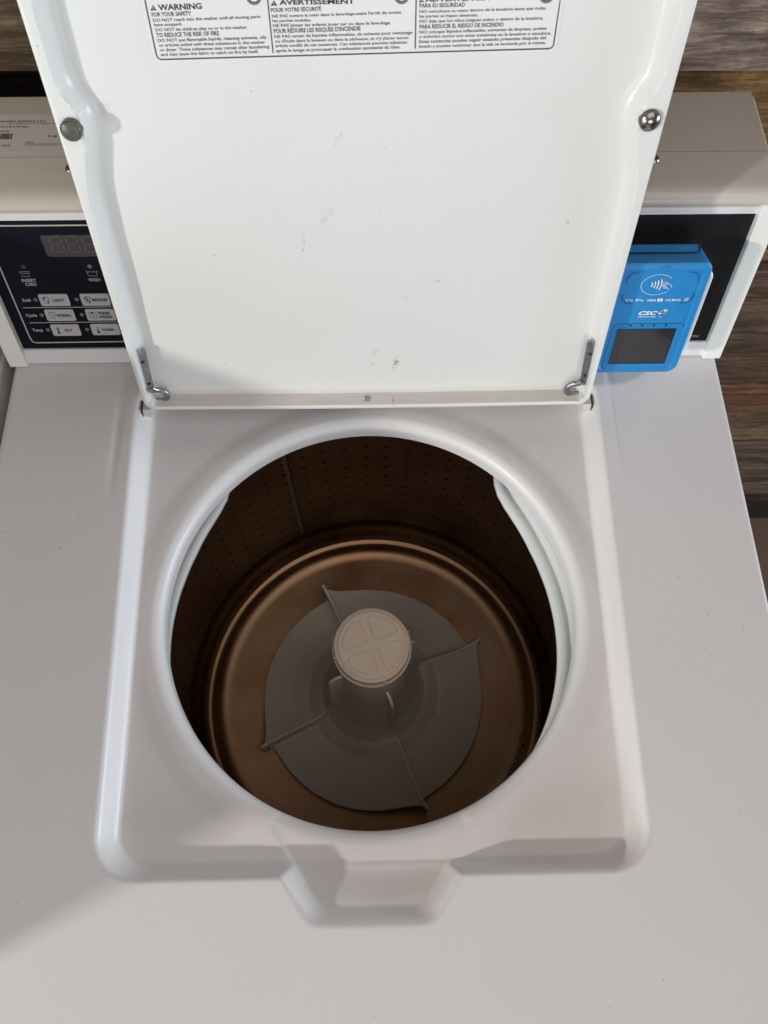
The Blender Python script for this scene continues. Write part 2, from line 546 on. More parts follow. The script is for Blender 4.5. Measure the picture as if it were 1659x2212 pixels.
def build_deck():
    NA, NR = 1080, 190
    th = np.linspace(0, 2 * PI, NA, endpoint=False)
    c, s = np.cos(th), np.sin(th)
    X1, Y0, Y1 = W2 - 0.005, -0.60, 0.03
    with np.errstate(divide='ignore'):
        tx = np.where(np.abs(c) > 1e-9, X1 / np.abs(c), 1e9)
        ty = np.where(s > 0, (Y1 - OC.y) / np.maximum(s, 1e-9), (Y0 - OC.y) / np.minimum(s, -1e-9))
    R1 = np.minimum(tx, ty)
    rows = []
    # wall of the opening, then the rolled edge
    base = deck_height(OC.x + (R0 + RB) * c, OC.y + (R0 + RB) * s)
    for zz in (-0.040, -0.036):
        rows.append((OC.x + (R0 + .0005) * c, OC.y + (R0 + .0005) * s, np.full(NA, zz)))
    for k in range(0, 13):
        a = k / 12 * PI / 2
        r = R0 + RB * (1 - math.cos(a))
        zz = base - RB * (1 - math.sin(a)) * 0.95
        rows.append((OC.x + r * c, OC.y + r * s, zz))
    for k in range(1, NR + 1):
        f = k / NR
        r = (R0 + RB) + (R1 - R0 - RB) * f
        x, y = OC.x + r * c, OC.y + r * s
        rows.append((x, y, deck_height(x, y)))
    # folded outer edge
    xe, ye, ze = rows[-1]
    ox = np.where(tx <= ty, np.sign(c), 0.0)
    oy = np.where(tx <= ty, 0.0, np.sign(s))
    for k in range(1, 7):
        a = k / 6 * PI / 2
        rows.append((xe + ox * 0.005 * math.sin(a), ye + oy * 0.005 * math.sin(a), ze - 0.005 * (1 - math.cos(a))))
    rows.append((xe + ox * 0.005, ye + oy * 0.005, ze - 0.035))
    m = MB()
    for x, y, z in rows:
        m.v += list(zip(x.tolist(), y.tolist(), z.tolist()))
    n = len(rows)
    for k in range(n - 1):
        for i in range(NA):
            j = (i + 1) % NA
            m.f.append((k * NA + i, (k + 1) * NA + i, (k + 1) * NA + j, k * NA + j))
    m.m = [0] * len(m.f)
    return m


build_deck().build('top_deck', M_DECK, washer, smooth=True)

m = MB()
m.add([(-W2 + .001, -.5995, -.034), (W2 - .001, -.5995, -.034), (W2 - .001, .115, -.034), (-W2 + .001, .115, -.034),
       (-W2 + .001, -.5995, FLOOR + .012), (W2 - .001, -.5995, FLOOR + .012), (W2 - .001, .115, FLOOR + .012), (-W2 + .001, .115, FLOOR + .012)],
      [(0, 1, 5, 4), (1, 2, 6, 5), (2, 3, 7, 6), (3, 0, 4, 7), (4, 5, 6, 7)])
m.build('cabinet', M_DECK, washer, recalc=True)
for sx in (-1, 1):
    for y in (-.56, .07):
        m = MB()
        m.lathe(sx * .28, y, [(0.0, FLOOR), (.02, FLOOR), (.02, FLOOR + .012), (0, FLOOR + .012)], 16)
        m.build('foot', M_BLACK, washer)

# ---- white tub cover under the opening
RC = Vector((-0.0062, -0.252))


def cover():
    NA = 360
    m = MB()
    th = np.linspace(0, 2 * PI, NA, endpoint=False)
    a = np.abs((th - PI / 2 + PI) % (2 * PI) - PI) * 180 / PI     # degrees from the back
    rin = np.interp(a, [0, 33, 36, 38, 40, 43, 47, 51, 56, 62, 70, 80, 90, 180], [.216, .216, .211, .2015, .1925, .1850, .1800, .1770, .1742, .1712, .1690, .1675, .1668, .1668])
    prof = [(.0500, -.0640), (.0040, -.0600), (.0010, -.0585), (.0000, -.0560), (.0006, -.0535), (.002, -.0520), (.005, -.0510), (.0095, -.0510), (.0110, -.0520), (.0125, -.0515), (.0150, -.0470), (.0180, -.0440), (.023, -.0428), (.05, -.0428), (.0505, -.0640)]
    for dr, z in prof:
        for i in range(NA):
            r = rin[i] + dr
            m.v.append((RC.x + r * math.cos(th[i]), RC.y + r * math.sin(th[i]), z))
    for k in range(len(prof) - 1):
        for i in range(NA):
            j = (i + 1) % NA
            m.f.append((k * NA + i, (k + 1) * NA + i, (k + 1) * NA + j, k * NA + j))
    m.m = [0] * len(m.f)
    return m


cover().build('tub_cover', M_COVER, washer, smooth=True)

# ---- perforated steel basket
RBK = 0.235


def steel(name, holes=False, rough=0.32):
    m = mat(name, (0.46, 0.36, 0.27), rough, 1.0)
    t = NT(m)
    tc = t.n('ShaderNodeTexCoord')
    g = t.n('ShaderNodeNewGeometry').outputs['Position']
    s = t.n('ShaderNodeSeparateXYZ', {0: g})
    ang = t.m('ARCTAN2', t.m('SUBTRACT', s.outputs[0], OC.x), t.m('SUBTRACT', s.outputs[1], OC.y))   # 0 at the back
    # circumferential brushing + blotchy wear
    st = t.n('ShaderNodeCombineXYZ', {0: t.m('MULTIPLY', ang, 2.2), 1: 0.0, 2: t.m('MULTIPLY', s.outputs[2], 260.0)})
    br = t.n('ShaderNodeTexNoise', {'Vector': st.outputs[0], 'Scale': 1.0, 'Detail': 6.0, 'Roughness': 0.7})
    bl = t.n('ShaderNodeTexNoise', {'Vector': g, 'Scale': 11.0, 'Detail': 4.0})
    c = t.mix(t.ramp(bl.outputs[0], [(0.35, 0.0), (0.65, 1.0)]), (0.27, 0.150, 0.078), (0.37, 0.245, 0.150))  # copper tint puts the drum's warm reflected light into the steel colour
    c = t.mix(t.m('MULTIPLY', t.ramp(br.outputs[0], [(0.4, 0.0), (0.62, 1.0)]), 0.25), c, (0.20, 0.10, 0.045))
    h = t.m('MULTIPLY', br.outputs[0], 0.25)
    rg = t.ramp(bl.outputs[0], [(0.3, rough - .06), (0.7, rough + .08)])
    if holes:
        # weld seam: a rough lighter stripe
        ds = t.m('ABSOLUTE', t.m('ADD', ang, math.radians(24)))
        seam = t.m('LESS_THAN', ds, 0.012)
        nz = t.n('ShaderNodeTexNoise', {'Vector': g, 'Scale': 240.0, 'Detail': 4.0})
        c = t.mix(t.m('MULTIPLY', seam, t.ramp(nz.outputs[0], [(0.3, 0.3), (0.7, 0.95)])), c, (0.50, 0.40, 0.30))
        edge = t.m('LESS_THAN', t.m('ABSOLUTE', t.m('SUBTRACT', ang, math.radians(-24) + 0.015)), 0.004)
        c = t.mix(t.m('MULTIPLY', edge, 0.8), c, (0.04, 0.03, 0.02))
    t.link(c, 'Base Color')
    if not holes:
        tg = t.n('ShaderNodeTangent')
        tg.direction_type = 'RADIAL'
        tg.axis = 'Z'
        t.link(tg.outputs[0], 'Tangent')
        t.b.inputs['Anisotropic'].default_value = 0.65
    t.link(rg, 'Roughness')
    t.link(t.n('ShaderNodeBump', {'Height': h, 'Strength': 0.15, 'Distance': 0.0006}).outputs[0], 'Normal')
    return m


M_WALL = steel('basket_steel_perforated', True, 0.55)
M_DISH = steel('basket_steel', False, 0.34)
m = MB()
Z0, DZ, NROW, NCOL = -.3872, .0257, 12, 60
m.lathe(OC.x, OC.y, [(.221, -.066), (.226, -.067), (RBK - .004, -.070), (RBK, -.078), (RBK, Z0 + DZ * (NROW - .5))], 240, 0)
m.lathe(OC.x, OC.y, [(RBK, Z0 - DZ / 2), (RBK, -.405)], 240, 0)
for c_ in range(NCOL):
    tc_ = math.radians(91.1 - 6 * c_)
    seam_col = abs((91.1 - 6 * c_) - 114) < 1.7
    for r_ in range(NROW):
        zc = Z0 + DZ * r_
        ha = math.radians(3)
        outer = []
        for i in range(4):
            outer.append((-1 + i * .5, -1))
        for i in range(4):
            outer.append((1, -1 + i * .5))
        for i in range(4):
            outer.append((1 - i * .5, 1))
        for i in range(4):
            outer.append((-1, 1 - i * .5))
        V = []
        for u_, v_ in outer:
            a_ = tc_ + u_ * ha
            V.append((OC.x + RBK * math.cos(a_), OC.y + RBK * math.sin(a_), zc + v_ * DZ / 2))
        if seam_col:
            m.add(V, [tuple(range(16))], 0)
            continue
        for kk_, (rx_, rz_, ro, ri) in enumerate(((.0040, .0030, 0, 0), (.0032, .0023, 0, 0), (.0030, .0021, -.0002, 0))):
            for u_, v_ in outer:
                q_ = math.atan2(v_, u_)
                a_ = tc_ + rx_ * math.cos(q_) / RBK
                up_ = max(0.0, math.sin(q_))
                rr_ = RBK - (ri * up_ if kk_ < 2 else -ro)
                V.append((OC.x + rr_ * math.cos(a_), OC.y + rr_ * math.sin(a_), zc + rz_ * math.sin(q_)))
        F = []
        for L_ in range(3):
            for i in range(16):
                j = (i + 1) % 16
                F.append((L_ * 16 + i, L_ * 16 + j, (L_ + 1) * 16 + j, (L_ + 1) * 16 + i))
        m.add(V, F, 0)
        m.add(V[48:64], [tuple(range(16))], 2)
m.lathe(OC.x, OC.y, [(RBK, -.405), (RBK + .0012, -.413), (RBK + .001, -.420), (RBK - .001, -.426), (RBK - .004, -.431), (.2285, -.4365), (.2255, -.4425), (.2228, -.4468),
                     (.2205, -.4484), (.2182, -.4488), (.2160, -.4497), (.2135, -.4516), (.2105, -.4545), (.2065, -.4573), (.2010, -.4597), (.193, -.4615), (.180, -.4635), (.15, -.469), (.10, -.474), (.001, -.494)], 240, 1)
# drain holes punched in the dish and along its shoulder
def floor_hole(a, r, z, rad, tilt):
    n = 14
    t = np.array([math.cos(a), math.sin(a), 0])
    q = np.array([-math.sin(a), math.cos(a), 0])
    s_ = t * math.cos(tilt) + np.array([0, 0, 1]) * math.sin(tilt)
    nn = -t * math.sin(tilt) + np.array([0, 0, 1]) * math.cos(tilt)
    c0 = np.array([OC.x, OC.y, 0]) + t * r + np.array([0, 0, z]) + nn * 0.0006
    m.add([tuple(c0 + rad * (math.cos(2 * PI * i / n) * q + math.sin(2 * PI * i / n) * s_)) for i in range(n)], [tuple(range(n))], 2)
for k in range(10):
    floor_hole(math.radians(88 + 36 * k), .2100, -.4547, .0018, math.radians(38))
for k in range(40):
    floor_hole(math.radians(4 + 9 * k), .2270, -.4395, .0015, math.radians(60))
m.build('basket', [M_WALL, M_DISH, M_DARK], washer, smooth=True, sharp=50, recalc=True)
m = MB()
m.lathe(OC.x, OC.y, [(RBK + .009, -.075), (RBK + .009, -.52), (.0, -.52)], 96)
m.build('outer_tub', M_DARK, washer, smooth=True)

# ---- agitator
FINS = [math.radians(a) for a in (24.5, 115.0, -66.0, -154.5)]
COLUMN = [(.036, -.20), (.0375, -.25), (.040, -.30), (.045, -.345), (.053, -.385), (.066, -.415), (.085, -.436), (.108, -.448), (.130, -.455), (.147, -.459)]


def col_z(r):
    return float(np.interp(r, [p[0] for p in COLUMN], [p[1] for p in COLUMN]))


FINH = [(.036, .02), (.052, .02), (.060, .010), (.072, .020), (.09, .024), (.115, .024), (.140, .027), (.158, .033)]


def agitator_skirt():
    NA, NR = 1440, 70
    m = MB()
    th = np.linspace(0, 2 * PI, NA, endpoint=False)
    # clockwise distance from the nearest blade, in radians
    D = np.min([(f - th) % (2 * PI) for f in FINS], axis=0)
    back = np.min([(th - f) % (2 * PI) for f in FINS], axis=0)
    rout = 0.1465 + 0.0115 * np.exp(-D / 0.085) + 0.004 * np.exp(-back / 0.03)
    seam = np.min([np.abs((th - f - PI / 4 + PI) % (2 * PI) - PI) for f in FINS], axis=0)
    for k in range(NR + 1):
        f = k / NR
        for i in range(NA):
            r = .036 + (rout[i] - .036) * f ** 1.15
            z = col_z(min(r, .147))
            fh = float(np.interp(r, [p[0] for p in FINH], [p[1] for p in FINH]))
            z += fh * (0.95 * math.exp(-D[i] / (0.42 - 0.14 * f)) if back[i] > 0.003 else 0.93)
            if r > .062:
                z -= 0.0012 * math.exp(-(seam[i] * r / 0.0009) ** 2)
            m.v.append((OC.x + r * math.cos(th[i]), OC.y + r * math.sin(th[i]), z))
    for i in range(NA):     # turned-down lip
        m.v.append((OC.x + (rout[i] + .001) * math.cos(th[i]), OC.y + (rout[i] + .001) * math.sin(th[i]), -.466))
    for k in range(NR + 1):
        for i in range(NA):
            j = (i + 1) % NA
            m.f.append((k * NA + i, (k + 1) * NA + i, (k + 1) * NA + j, k * NA + j))
    m.m = [0] * len(m.f)
    return m


agi = agitator_skirt().build('agitator', M_AGI, washer, smooth=True, sharp=48)
BL = [(.036, -.235), (.046, -.232), (.0525, -.240), (.0545, -.275), (.0565, -.33), (.0600, -.375), (.067, -.397), (.073, -.402), (.079, -.4075), (.09, -.4130), (.11, -.4215), (.135, -.4275), (.150, -.4265), (.158, -.422), (.1610, -.4225), (.1600, -.436), (.153, -.461)]
for f in FINS:
    m = MB()
    ca, sa = math.cos(f), math.sin(f)

    def P(r, z, d):
        # a slight S-curve in plan, as moulded
        d += 0.0012 * math.sin((r - .05) / .11 * PI * 2) * (1 if r > .05 else 0)
        return (OC.x + r * ca - d * sa, OC.y + r * sa + d * ca, z)
    top = []
    for a, b in zip(BL[:-1], BL[1:]):
        for k in range(3):
            top.append((a[0] + (b[0] - a[0]) * k / 3, a[1] + (b[1] - a[1]) * k / 3))
    top.append(BL[-1])
    n = len(top)
    tt = 0.0014
    V = []
    for r, z in top:
        V += [P(r, z, -tt), P(r, z, tt)]
    for r, z in top:
        zb = min(col_z(min(r, .147)) - .006, z - .001)
        V += [P(r, zb, -tt * 1.6), P(r, zb, tt * 1.6)]
    F = []
    for i in range(n - 1):
        F.append((2 * i, 2 * i + 1, 2 * i + 3, 2 * i + 2))
        F.append((2 * n + 2 * i, 2 * i, 2 * i + 2, 2 * n + 2 * i + 2))
        F.append((2 * i + 1, 2 * n + 2 * i + 1, 2 * n + 2 * i + 3, 2 * i + 3))
    m.add(V, F)
    m.build('vane', M_VANE, agi, recalc=True, smooth=True, sharp=40)


def cap():
    NA, NR = 240, 70
    m = MB()
    CZ, CR = -.1545, .0372
    rot0 = math.radians(19)
    for k in range(NR + 1):
        r = CR * k / NR
        for i in range(NA):
            a = 2 * PI * i / NA
            z = CZ - 0.0022 * sstep(.86, 1.0, r / CR) - .0004 * (r / CR) ** 2
            # outline of four rounded quarter panels
            b = (a - rot0) % (PI / 2)
            x, y = r * math.cos(b), r * math.sin(b)
            g = .0036
            d = max(g - x, g - y, r - CR * .82)
            # round the panel corners
            cx_, cy_ = .0072, .0072
            q = .0020
            e1 = smax3(g - x, g - y, r - CR * .82, .0020)
            z -= 0.0013 * math.exp(-((e1 + .0002) / .0008) ** 2)
            z += 0.0003 * (1 if e1 < -.001 else 0)
            m.v.append((OC.x + r * math.cos(a), OC.y + r * math.sin(a), float(z)))
    prof = [(CR + .0008, CZ - .0036), (CR + .0010, CZ - .006), (CR + .0008, CZ - .013), (CR + .0016, CZ - .0142), (CR + .0030, CZ - .0150), (CR + .0032, CZ - .0185), (CR + .002, CZ - .021), (CR - .002, CZ - .022), (CR - .004, CZ - .045)]
    for r, z in prof:
        for i in range(NA):
            a = 2 * PI * i / NA
            m.v.append((OC.x + r * math.cos(a), OC.y + r * math.sin(a), z))
    for k in range(NR + len(prof)):
        for i in range(NA):
            j = (i + 1) % NA
            m.f.append((k * NA + i, (k + 1) * NA + i, (k + 1) * NA + j, k * NA + j))
    m.m = [0] * len(m.f)
    for adeg in (20, 108, 198, 290):
        a = math.radians(adeg)
        r = CR + .0015
        c_, s_ = math.cos(a), math.sin(a)
        vs = []
        for zz in (CZ - .0155, CZ - .006):
            for dr, dt in ((0, -.0009), (.0022, -.0009), (.0022, .0009), (0, .0009)):
                vs.append((OC.x + (r - .001 + dr) * c_ - dt * s_, OC.y + (r - .001 + dr) * s_ + dt * c_, zz))
        m.add(vs, [(0, 3, 2, 1), (4, 5, 6, 7), (0, 1, 5, 4), (1, 2, 6, 5), (2, 3, 7, 6), (3, 0, 4, 7)])
    m.lathe(OC.x, OC.y, [(0.0012, CZ), (.0012, CZ + .0006), (0, CZ + .0007)], 16)
    return m


def smax3(a, b, c, k):
    return k * math.log(math.exp(a / k) + math.exp(b / k) + math.exp(c / k)) - k * 0.0


cap().build('agitator_cap', M_CAP, agi, smooth=True, sharp=50)

# ---- lid: a pressed pan, seen from inside
LS0, LS1, LW = .0215, .412, .1925
TABS = [(-1, .2600), (1, .2630)]


def build_lid():
    m = MB(LID)
    # sample lines packed where the lip and the flange wall are
    def lines(a, b, fine, n):
        e = [0, .0012, .0024, .0036, .0050, .0060, .0066, .0072, .0080, .0090, .0100, .0112, .0125, .014, .016, .018, .020, .023, .026]
        return [a + q for q in e] + list(np.linspace(a + .029, b - .029, n)) + [b - q for q in e[::-1]]
    xs = np.array(lines(-LW, LW, 0, 150))
    ss = np.array(lines(LS0, LS1, 0, 230))
    X, S = np.meshgrid(xs, ss)
    d = -sd_box(X, S, 0, (LS0 + LS1) / 2, LW, (LS1 - LS0) / 2, .010)
    # lip width: wider towards the free end and at the bumpers
    lip = 0.0032 + 0.0042 * np.clip((S - .04) / .3, 0, 1)
    for sx, sb in TABS:
        side = (np.sign(X) == sx) * (np.abs(X) > LW - .05)
        up = np.exp(-(np.clip(S - sb, 0, None) / .017) ** 2.6)
        dn = np.exp(-(np.clip(sb - S, 0, None) / .030) ** 2.0)
        lip = lip + side * .0095 * up * dn
    wall = 0.0075 + 0.004 * np.clip((S - .1) / .3, 0, 1)
    dside = np.minimum(LW - np.abs(X), LS1 - S)
    t = np.minimum(np.clip((dside - lip) / wall, 0, 1), np.clip((S - LS0 - .0034) / .0030, 0, 1))
    t = np.minimum(t, np.clip((d - .0034) / .0030, 0, 1))
    depth = -0.0135 * (1 - (1 - t) ** 2.2) * sstep(0, .25, t)
    depth = np.where(d < .0009, depth - .0008, depth)
    sag = -0.0018 * np.cos(np.clip(X / LW, -1, 1) * PI / 2) * np.exp(-(S - LS0) / .010)
    ny, nx = X.shape
    # push outer corner samples onto the rounded outline
    Xc, Sc = X.copy(), S.copy()
    rc = .010
    for sx in (-1, 1):
        for (sv, sg) in ((LS0, 1), (LS1, -1)):
            cx_, cs_ = sx * (LW - rc), sv + sg * rc
            msk = ((X - cx_) * sx > 0) & ((S - cs_) * sg < 0)
            dx, ds = (X - cx_) * sx, (cs_ - S) * sg
            mm = np.maximum(dx, ds)
            h = np.hypot(dx, ds) + 1e-12
            Xc = np.where(msk, cx_ + sx * dx * mm / h, Xc)
            Sc = np.where(msk, cs_ - sg * ds * mm / h, Sc)
    Sc = Sc + sag
    V = [(float(a), float(b), float(c)) for a, b, c in zip(Xc.ravel(), Sc.ravel(), depth.ravel())]
    F = [(r * nx + c, r * nx + c + 1, (r + 1) * nx + c + 1, (r + 1) * nx + c) for r in range(ny - 1) for c in range(nx - 1)]
    m.add(V, F)
    # outer skin
    bd = [r * nx for r in range(ny)][::-1]
    loop = [c for c in range(nx)] + [r * nx + nx - 1 for r in range(1, ny)] + [(ny - 1) * nx + c for c in range(nx - 2, -1, -1)] + [r * nx for r in range(ny - 2, 0, -1)]
    n = len(loop)
    outer = [V[i] for i in loop]
    b = []
    for x, s, w in outer:
        b.append((x * 1.001, s, -.004))
    c2 = []
    for x, s, w in outer:
        c2.append((x * .985, .2165 + (s - .2165) * .985, -.0215))
    m.add(outer + b + c2, [(i, (i + 1) % n, n + (i + 1) % n, n + i)[::-1] for i in range(n)] + [(n + i, n + (i + 1) % n, 2 * n + (i + 1) % n, 2 * n + i)[::-1] for i in range(n)] + [tuple(range(2 * n, 3 * n))[::-1]])
    return m


lid = build_lid().build('lid', M_LID, washer, smooth=True, sharp=40)

m = MB(LID)
x, s = -.1826, .2597
m.tube([(x, s, -.002), (x, s, .0040), (x, s, .0052), (x, s, .0057)], [.0066, .0066, .0060, .0044], n=40)
b1 = m.build('bumper', M_RUBBER, lid, smooth=True, sharp=50)
b1['label'] = 'dull dark olive rubber bumper'
m = MB(LID)
x, s = .1822, .2622
m.tube([(x, s, -.002), (x, s, .0022), (x, s, .0030)], [.0066, .0066, .0060], n=40)
m.disc(x, s, .0056, .0030, 1, n=40, dome=.0022)
b2 = m.build('bumper', [M_RUBBER, M_CHROME], lid, smooth=True, sharp=50)
b2['label'] = 'glossy silver domed bumper'

for sx in (-1, 1):
    k = 0.0 if sx < 0 else .003
    m = MB(LID)
    bar = []
    # flat strap welded to the inside of the flange
    for q in range(13):
        f = q / 12
        bar.append((sx * (.1848 - .0022 * f), .0365 + .0455 * f + k, -.0055))
    wd = [.0022] * 12 + [.0013]
    for q in range(12):
        a, b = bar[q], bar[q + 1]
        wa, wb = wd[q], wd[q + 1]
        m.add([(a[0] - wa, a[1], a[2]), (a[0] + wa, a[1], a[2] + .0012), (b[0] + wb, b[1], b[2] + .0012), (b[0] - wb, b[1], b[2]),
               (a[0] - wa, a[1], a[2] - .003), (a[0] + wa, a[1], a[2] - .003), (b[0] + wb, b[1], b[2] - .003), (b[0] - wb, b[1], b[2] - .003)],
              [(0, 1, 2, 3), (0, 3, 7, 4), (1, 5, 6, 2), (3, 2, 6, 7), (0, 4, 5, 1)])
    # bent rod that swings on the bushing
    ctrl_old = [(.1835, .042), (.1822, .0385), (.1800, .0368), (.1770, .0350), (.1746, .0322), (.1734, .0285), (.1738, .0245), (.1760, .0215), (.1795, .0200), (.1835, .0198), (.1880, .0200), (.1945, .0200)]
    ctrl = [(.1835, .0430, -.0045), (.1822, .0405, -.0050), (.1800, .0385, -.0065), (.1775, .0372, -.0080), (.1745, .0345, -.0085), (.1735, .0305, -.0088), (.1745, .0268, -.0090), (.1772, .0246, -.0092), (.1810, .0240, -.0095), (.1850, .0245, -.0100), (.1900, .0250, -.0110), (.1960, .0250, -.0110)]
    P = [Vector((sx * a, b + k * .4, c)) for a, b, c in ctrl]
    path = []
    for i in range(len(P) - 1):
        p0, p1, p2, p3 = P[max(i - 1, 0)], P[i], P[i + 1], P[min(i + 2, len(P) - 1)]
        for q in range(5):
            t = q / 5
            path.append(tuple(0.5 * ((2 * p1) + (-p0 + p2) * t + (2 * p0 - 5 * p1 + 4 * p2 - p3) * t * t + (-p0 + 3 * p1 - 3 * p2 + p3) * t ** 3)))
    path.append(tuple(P[-1]))
    m.tube(path, .0024, 14)
    # rivet dimples on the strap
    for sb in (.070, .047):
        m.disc(sx * .1846, sb + k, .0014, -.0042, 1, n=14)
    m.build('hinge_arm', [M_ZINC, M_BLACK], lid, smooth=True, sharp=40)
    # bushing in the wall of the pocket
    m = MB()
    hexo = [(-.0500, -.0155), (-.0390, -.0155), (-.0372, -.0095), (-.0400, -.0040), (-.0488, -.0040), (-.0525, -.0095)]
    for sc, xa, xb, mi in ((1.0, .1965, .2100, 0), (1.13, .2035, .2052, 1)):
        cy_, cz_ = -.045, -.0095
        pts = [(cy_ + (a - cy_) * sc, cz_ + (b - cz_) * sc) for a, b in hexo]
        n = len(pts)
        m.add([(sx * xa, p[0], p[1]) for p in pts] + [(sx * xb, p[0], p[1]) for p in pts], [tuple(range(n))] + [(i, (i + 1) % n, (i + 1) % n + n, i + n) for i in range(n)], mi)
    m.build('hinge_bushing', [M_BEIGE, M_BUSHD], washer, recalc=True)

m = MB(LID)
m.box(-.0025, .0020, .0205, .0255, -.011, -.0045)
m.build('spring_clip', M_ZINC, lid, bevel=.0004)

# ---- warning label on the lid
LP = face_frame(-0.0135 + .0003, -0.07)
m = MB(LP)
lab = [(-.1264, .372), (-.1261, .2962), (-.1255, .2938), (-.1235, .2924)] + [(.1165, .2974), (.1180, .2980), (.1190, .2997), (.1187, .374)]
m.prism(lab[::-1], -.0002, .00005)
m2 = 0.00012
m.stroke([(-.1241, .369), (-.1238, .2975), (-.1234, .2955), (-.1222, .2944), (-.1205, .2943), (.1140, .2989), (.1158, .2994), (.1167, .3008), (.1164, .3715), (-.1241, .369)], .0009, m2, 2)
m.stroke([(-.0534, .366), (-.0532, .2974)], .0008, m2, 2)
m.stroke([(.0322, .367), (.0329, .2993)], .0008, m2, 2)
for s_, x0, y0, x1, y1, h, wt in LABEL_TEXT:
    m.text(s_, x0, y0, x1, y1, h, 1, bold=0.035 if wt else (0.028 if s_.isupper() else 0.022), w=m2)
for a in (((-.1220, .3203), (-.1184, .3204), (-.1198, .3233)), ((-.0520, .3224), (-.0480, .3225), (-.0497, .3252)), ((.0342, .3236), (.0372, .3238), (.0357, .3262))):
    m.quad([(p[0], p[1], m2) for p in a], 1)
    cx_, cy_ = sum(p[0] for p in a) / 3, sum(p[1] for p in a) / 3
    m.stroke([(cx_, cy_ + .0009), (cx_, cy_ - .0002)], .0004, m2 + .00006, 0)
    m.disc(cx_, cy_ - .0007, .0002, m2 + .00006, 0, n=8)
for cx_ in (-.0612, .0242, .1085):
    ring = [(cx_ + .0044 * math.cos(2 * PI * i / 40), .3275 + .0044 * math.sin(2 * PI * i / 40)) for i in range(40)]
    m.stroke(ring, .0005, m2, 1, closed=True)
    ring = [(cx_ + .0035 * math.cos(2 * PI * i / 40), .3275 + .0035 * math.sin(2 * PI * i / 40)) for i in range(40)]
    m.stroke(ring, .0009, m2, 1, closed=True)
m.build('warning_label', [M_STICK, M_INK, M_BORD], lid)

# ---- console: hood, control face, trims
FS0, FS1 = .0165, .1440
m = MB()
# profile (y, z) of the painted hood: lip, nose, top, rear
pa = [CON(0, .1440, -.003), CON(0, .1450, .0012), CON(0, .1476, .0026), CON(0, .1490, .0026)]
prof = [(p.y, p.z) for p in pa] + [(.0405, .1440), (.0398, .1462), (.0410, .1490), (.0432, .1515), (.0465, .1534), (.0505, .1543), (.056, .1547), (.0849, .1550), (.0850, .1535), (.0858, .1535), (.0859, .1547), (.1500, .1547), (.1520, .1540), (.1528, .1520), (.1528, -.02)]
n = len(prof)
for xa, xb in ((-.3195, .3195),):
    V = []
    xsx = np.linspace(xa, xb, 30)
    for xx in xsx:
        V += [(float(xx), y, z) for y, z in prof]
    F = []
    for k in range(29):
        for i in range(n - 1):
            F.append((k * n + i, (k + 1) * n + i, (k + 1) * n + i + 1, k * n + i + 1))
    m.add(V, F)
    for e in (0, 29):
        m.add([V[e * n + i] for i in range(n)] + [(float(xsx[e]), .02, .0)], [tuple(range(n + 1))])
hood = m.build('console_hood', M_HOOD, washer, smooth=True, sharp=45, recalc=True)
for sx, xx, yy in ((1, .2275, .0772), (-1, -.2262, .0722)):
    m = MB()
    m.lathe(xx, yy, [(.0042, .1548), (.0040, .1562), (.0030, .1572), (.0012, .1574), (.0011, .1566), (0.0002, .1566)], 20)
    m.build('screw', M_CHROME if sx > 0 else M_ZINC, hood, smooth=True)

# rating label lying on the rear of the hood
m = MB(flat_frame(.15475))
m.prism([(-.3180, .0905), (-.2255, .0905), (-.2255, .1310), (-.3180, .1310)], 0, .00008)
w = .00016
for s_, x0, y0, x1, h, b in (('Alliance Laundry Systems LLC', -.3068, .1229, -.2529, .0024, .012), ('221 Shepard Street, Ripon, WI', -.2825, .1207, -.2440, .0013, .008), ('M/N: 8P115TW01', -.3040, .1168, -.2664, .0020, .012),
                             ('S/N: 1910060638', -.3120, .1122, -.2806, .0015, .012), ('MADE IN THE USA', -.3080, .0968, -.2769, .0018, .012), ('9.8 A', -.2491, .1062, -.2360, .0020, .012),
                             ('WARNING:', -.2656, .1005, -.2594, .0011, .012), ('This product contains a chemical known to cause', -.2659, .0988, -.2330, .0010, .008), ('For proper use and warnings refer to manual', -.2657, .0974, -.2330, .0010, .008)):
    m.text(s_, x0, y0, x1, y0, h, 1, bold=b, w=w)
x = -.3100
rb = random.Random(3)
while x < -.2765:
    bw = rb.choice([.0003, .0006, .0009, .0011])
    m.quad([(x, .1044, w), (x + bw, .1044, w), (x + bw, .1105, w), (x, .1105, w)], 1)
    x += bw + rb.choice([.0003, .0005, .0008])
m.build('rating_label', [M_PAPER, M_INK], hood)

# alloy frame strips above and below the control face
m = MB(CON)
m.box(-.3125, .3125, .1405, .1436, -.003, .0013)
m.box(-.3125, .3125, .1437, .1470, -.003, .0022)
m.build('top_rail', M_ALU, washer, bevel=.0004)
m = MB(CON)
m.box(-.3125, .3125, .0008, .0166, -.004, .0022)
m.build('bottom_rail', M_ALU, washer, bevel=.0006)

for sx in (-1, 1):
    m = MB(CON)
    m.box(*(sorted((sx * .3105, sx * .3270))), .0000, .1500, -.006, .0062)
    o = m.build('side_trim', M_TRIM, washer, bevel=.0011)
    m = MB()
    # painted end plate of the console behind the trim
    xx0, xx1 = sorted((sx * .3197, sx * .3243))
    P2 = [(.004, .002), (.0465, .150), (.1520, .150), (.1520, .002)]
    m.add([(xx0, a, b) for a, b in P2] + [(xx1, a, b) for a, b in P2], [(0, 1, 2, 3), (7, 6, 5, 4), (0, 4, 5, 1), (1, 5, 6, 2), (2, 6, 7, 3), (3, 7, 4, 0)])
    m.build('end_plate', M_HOOD, washer, recalc=True, bevel=.0015)

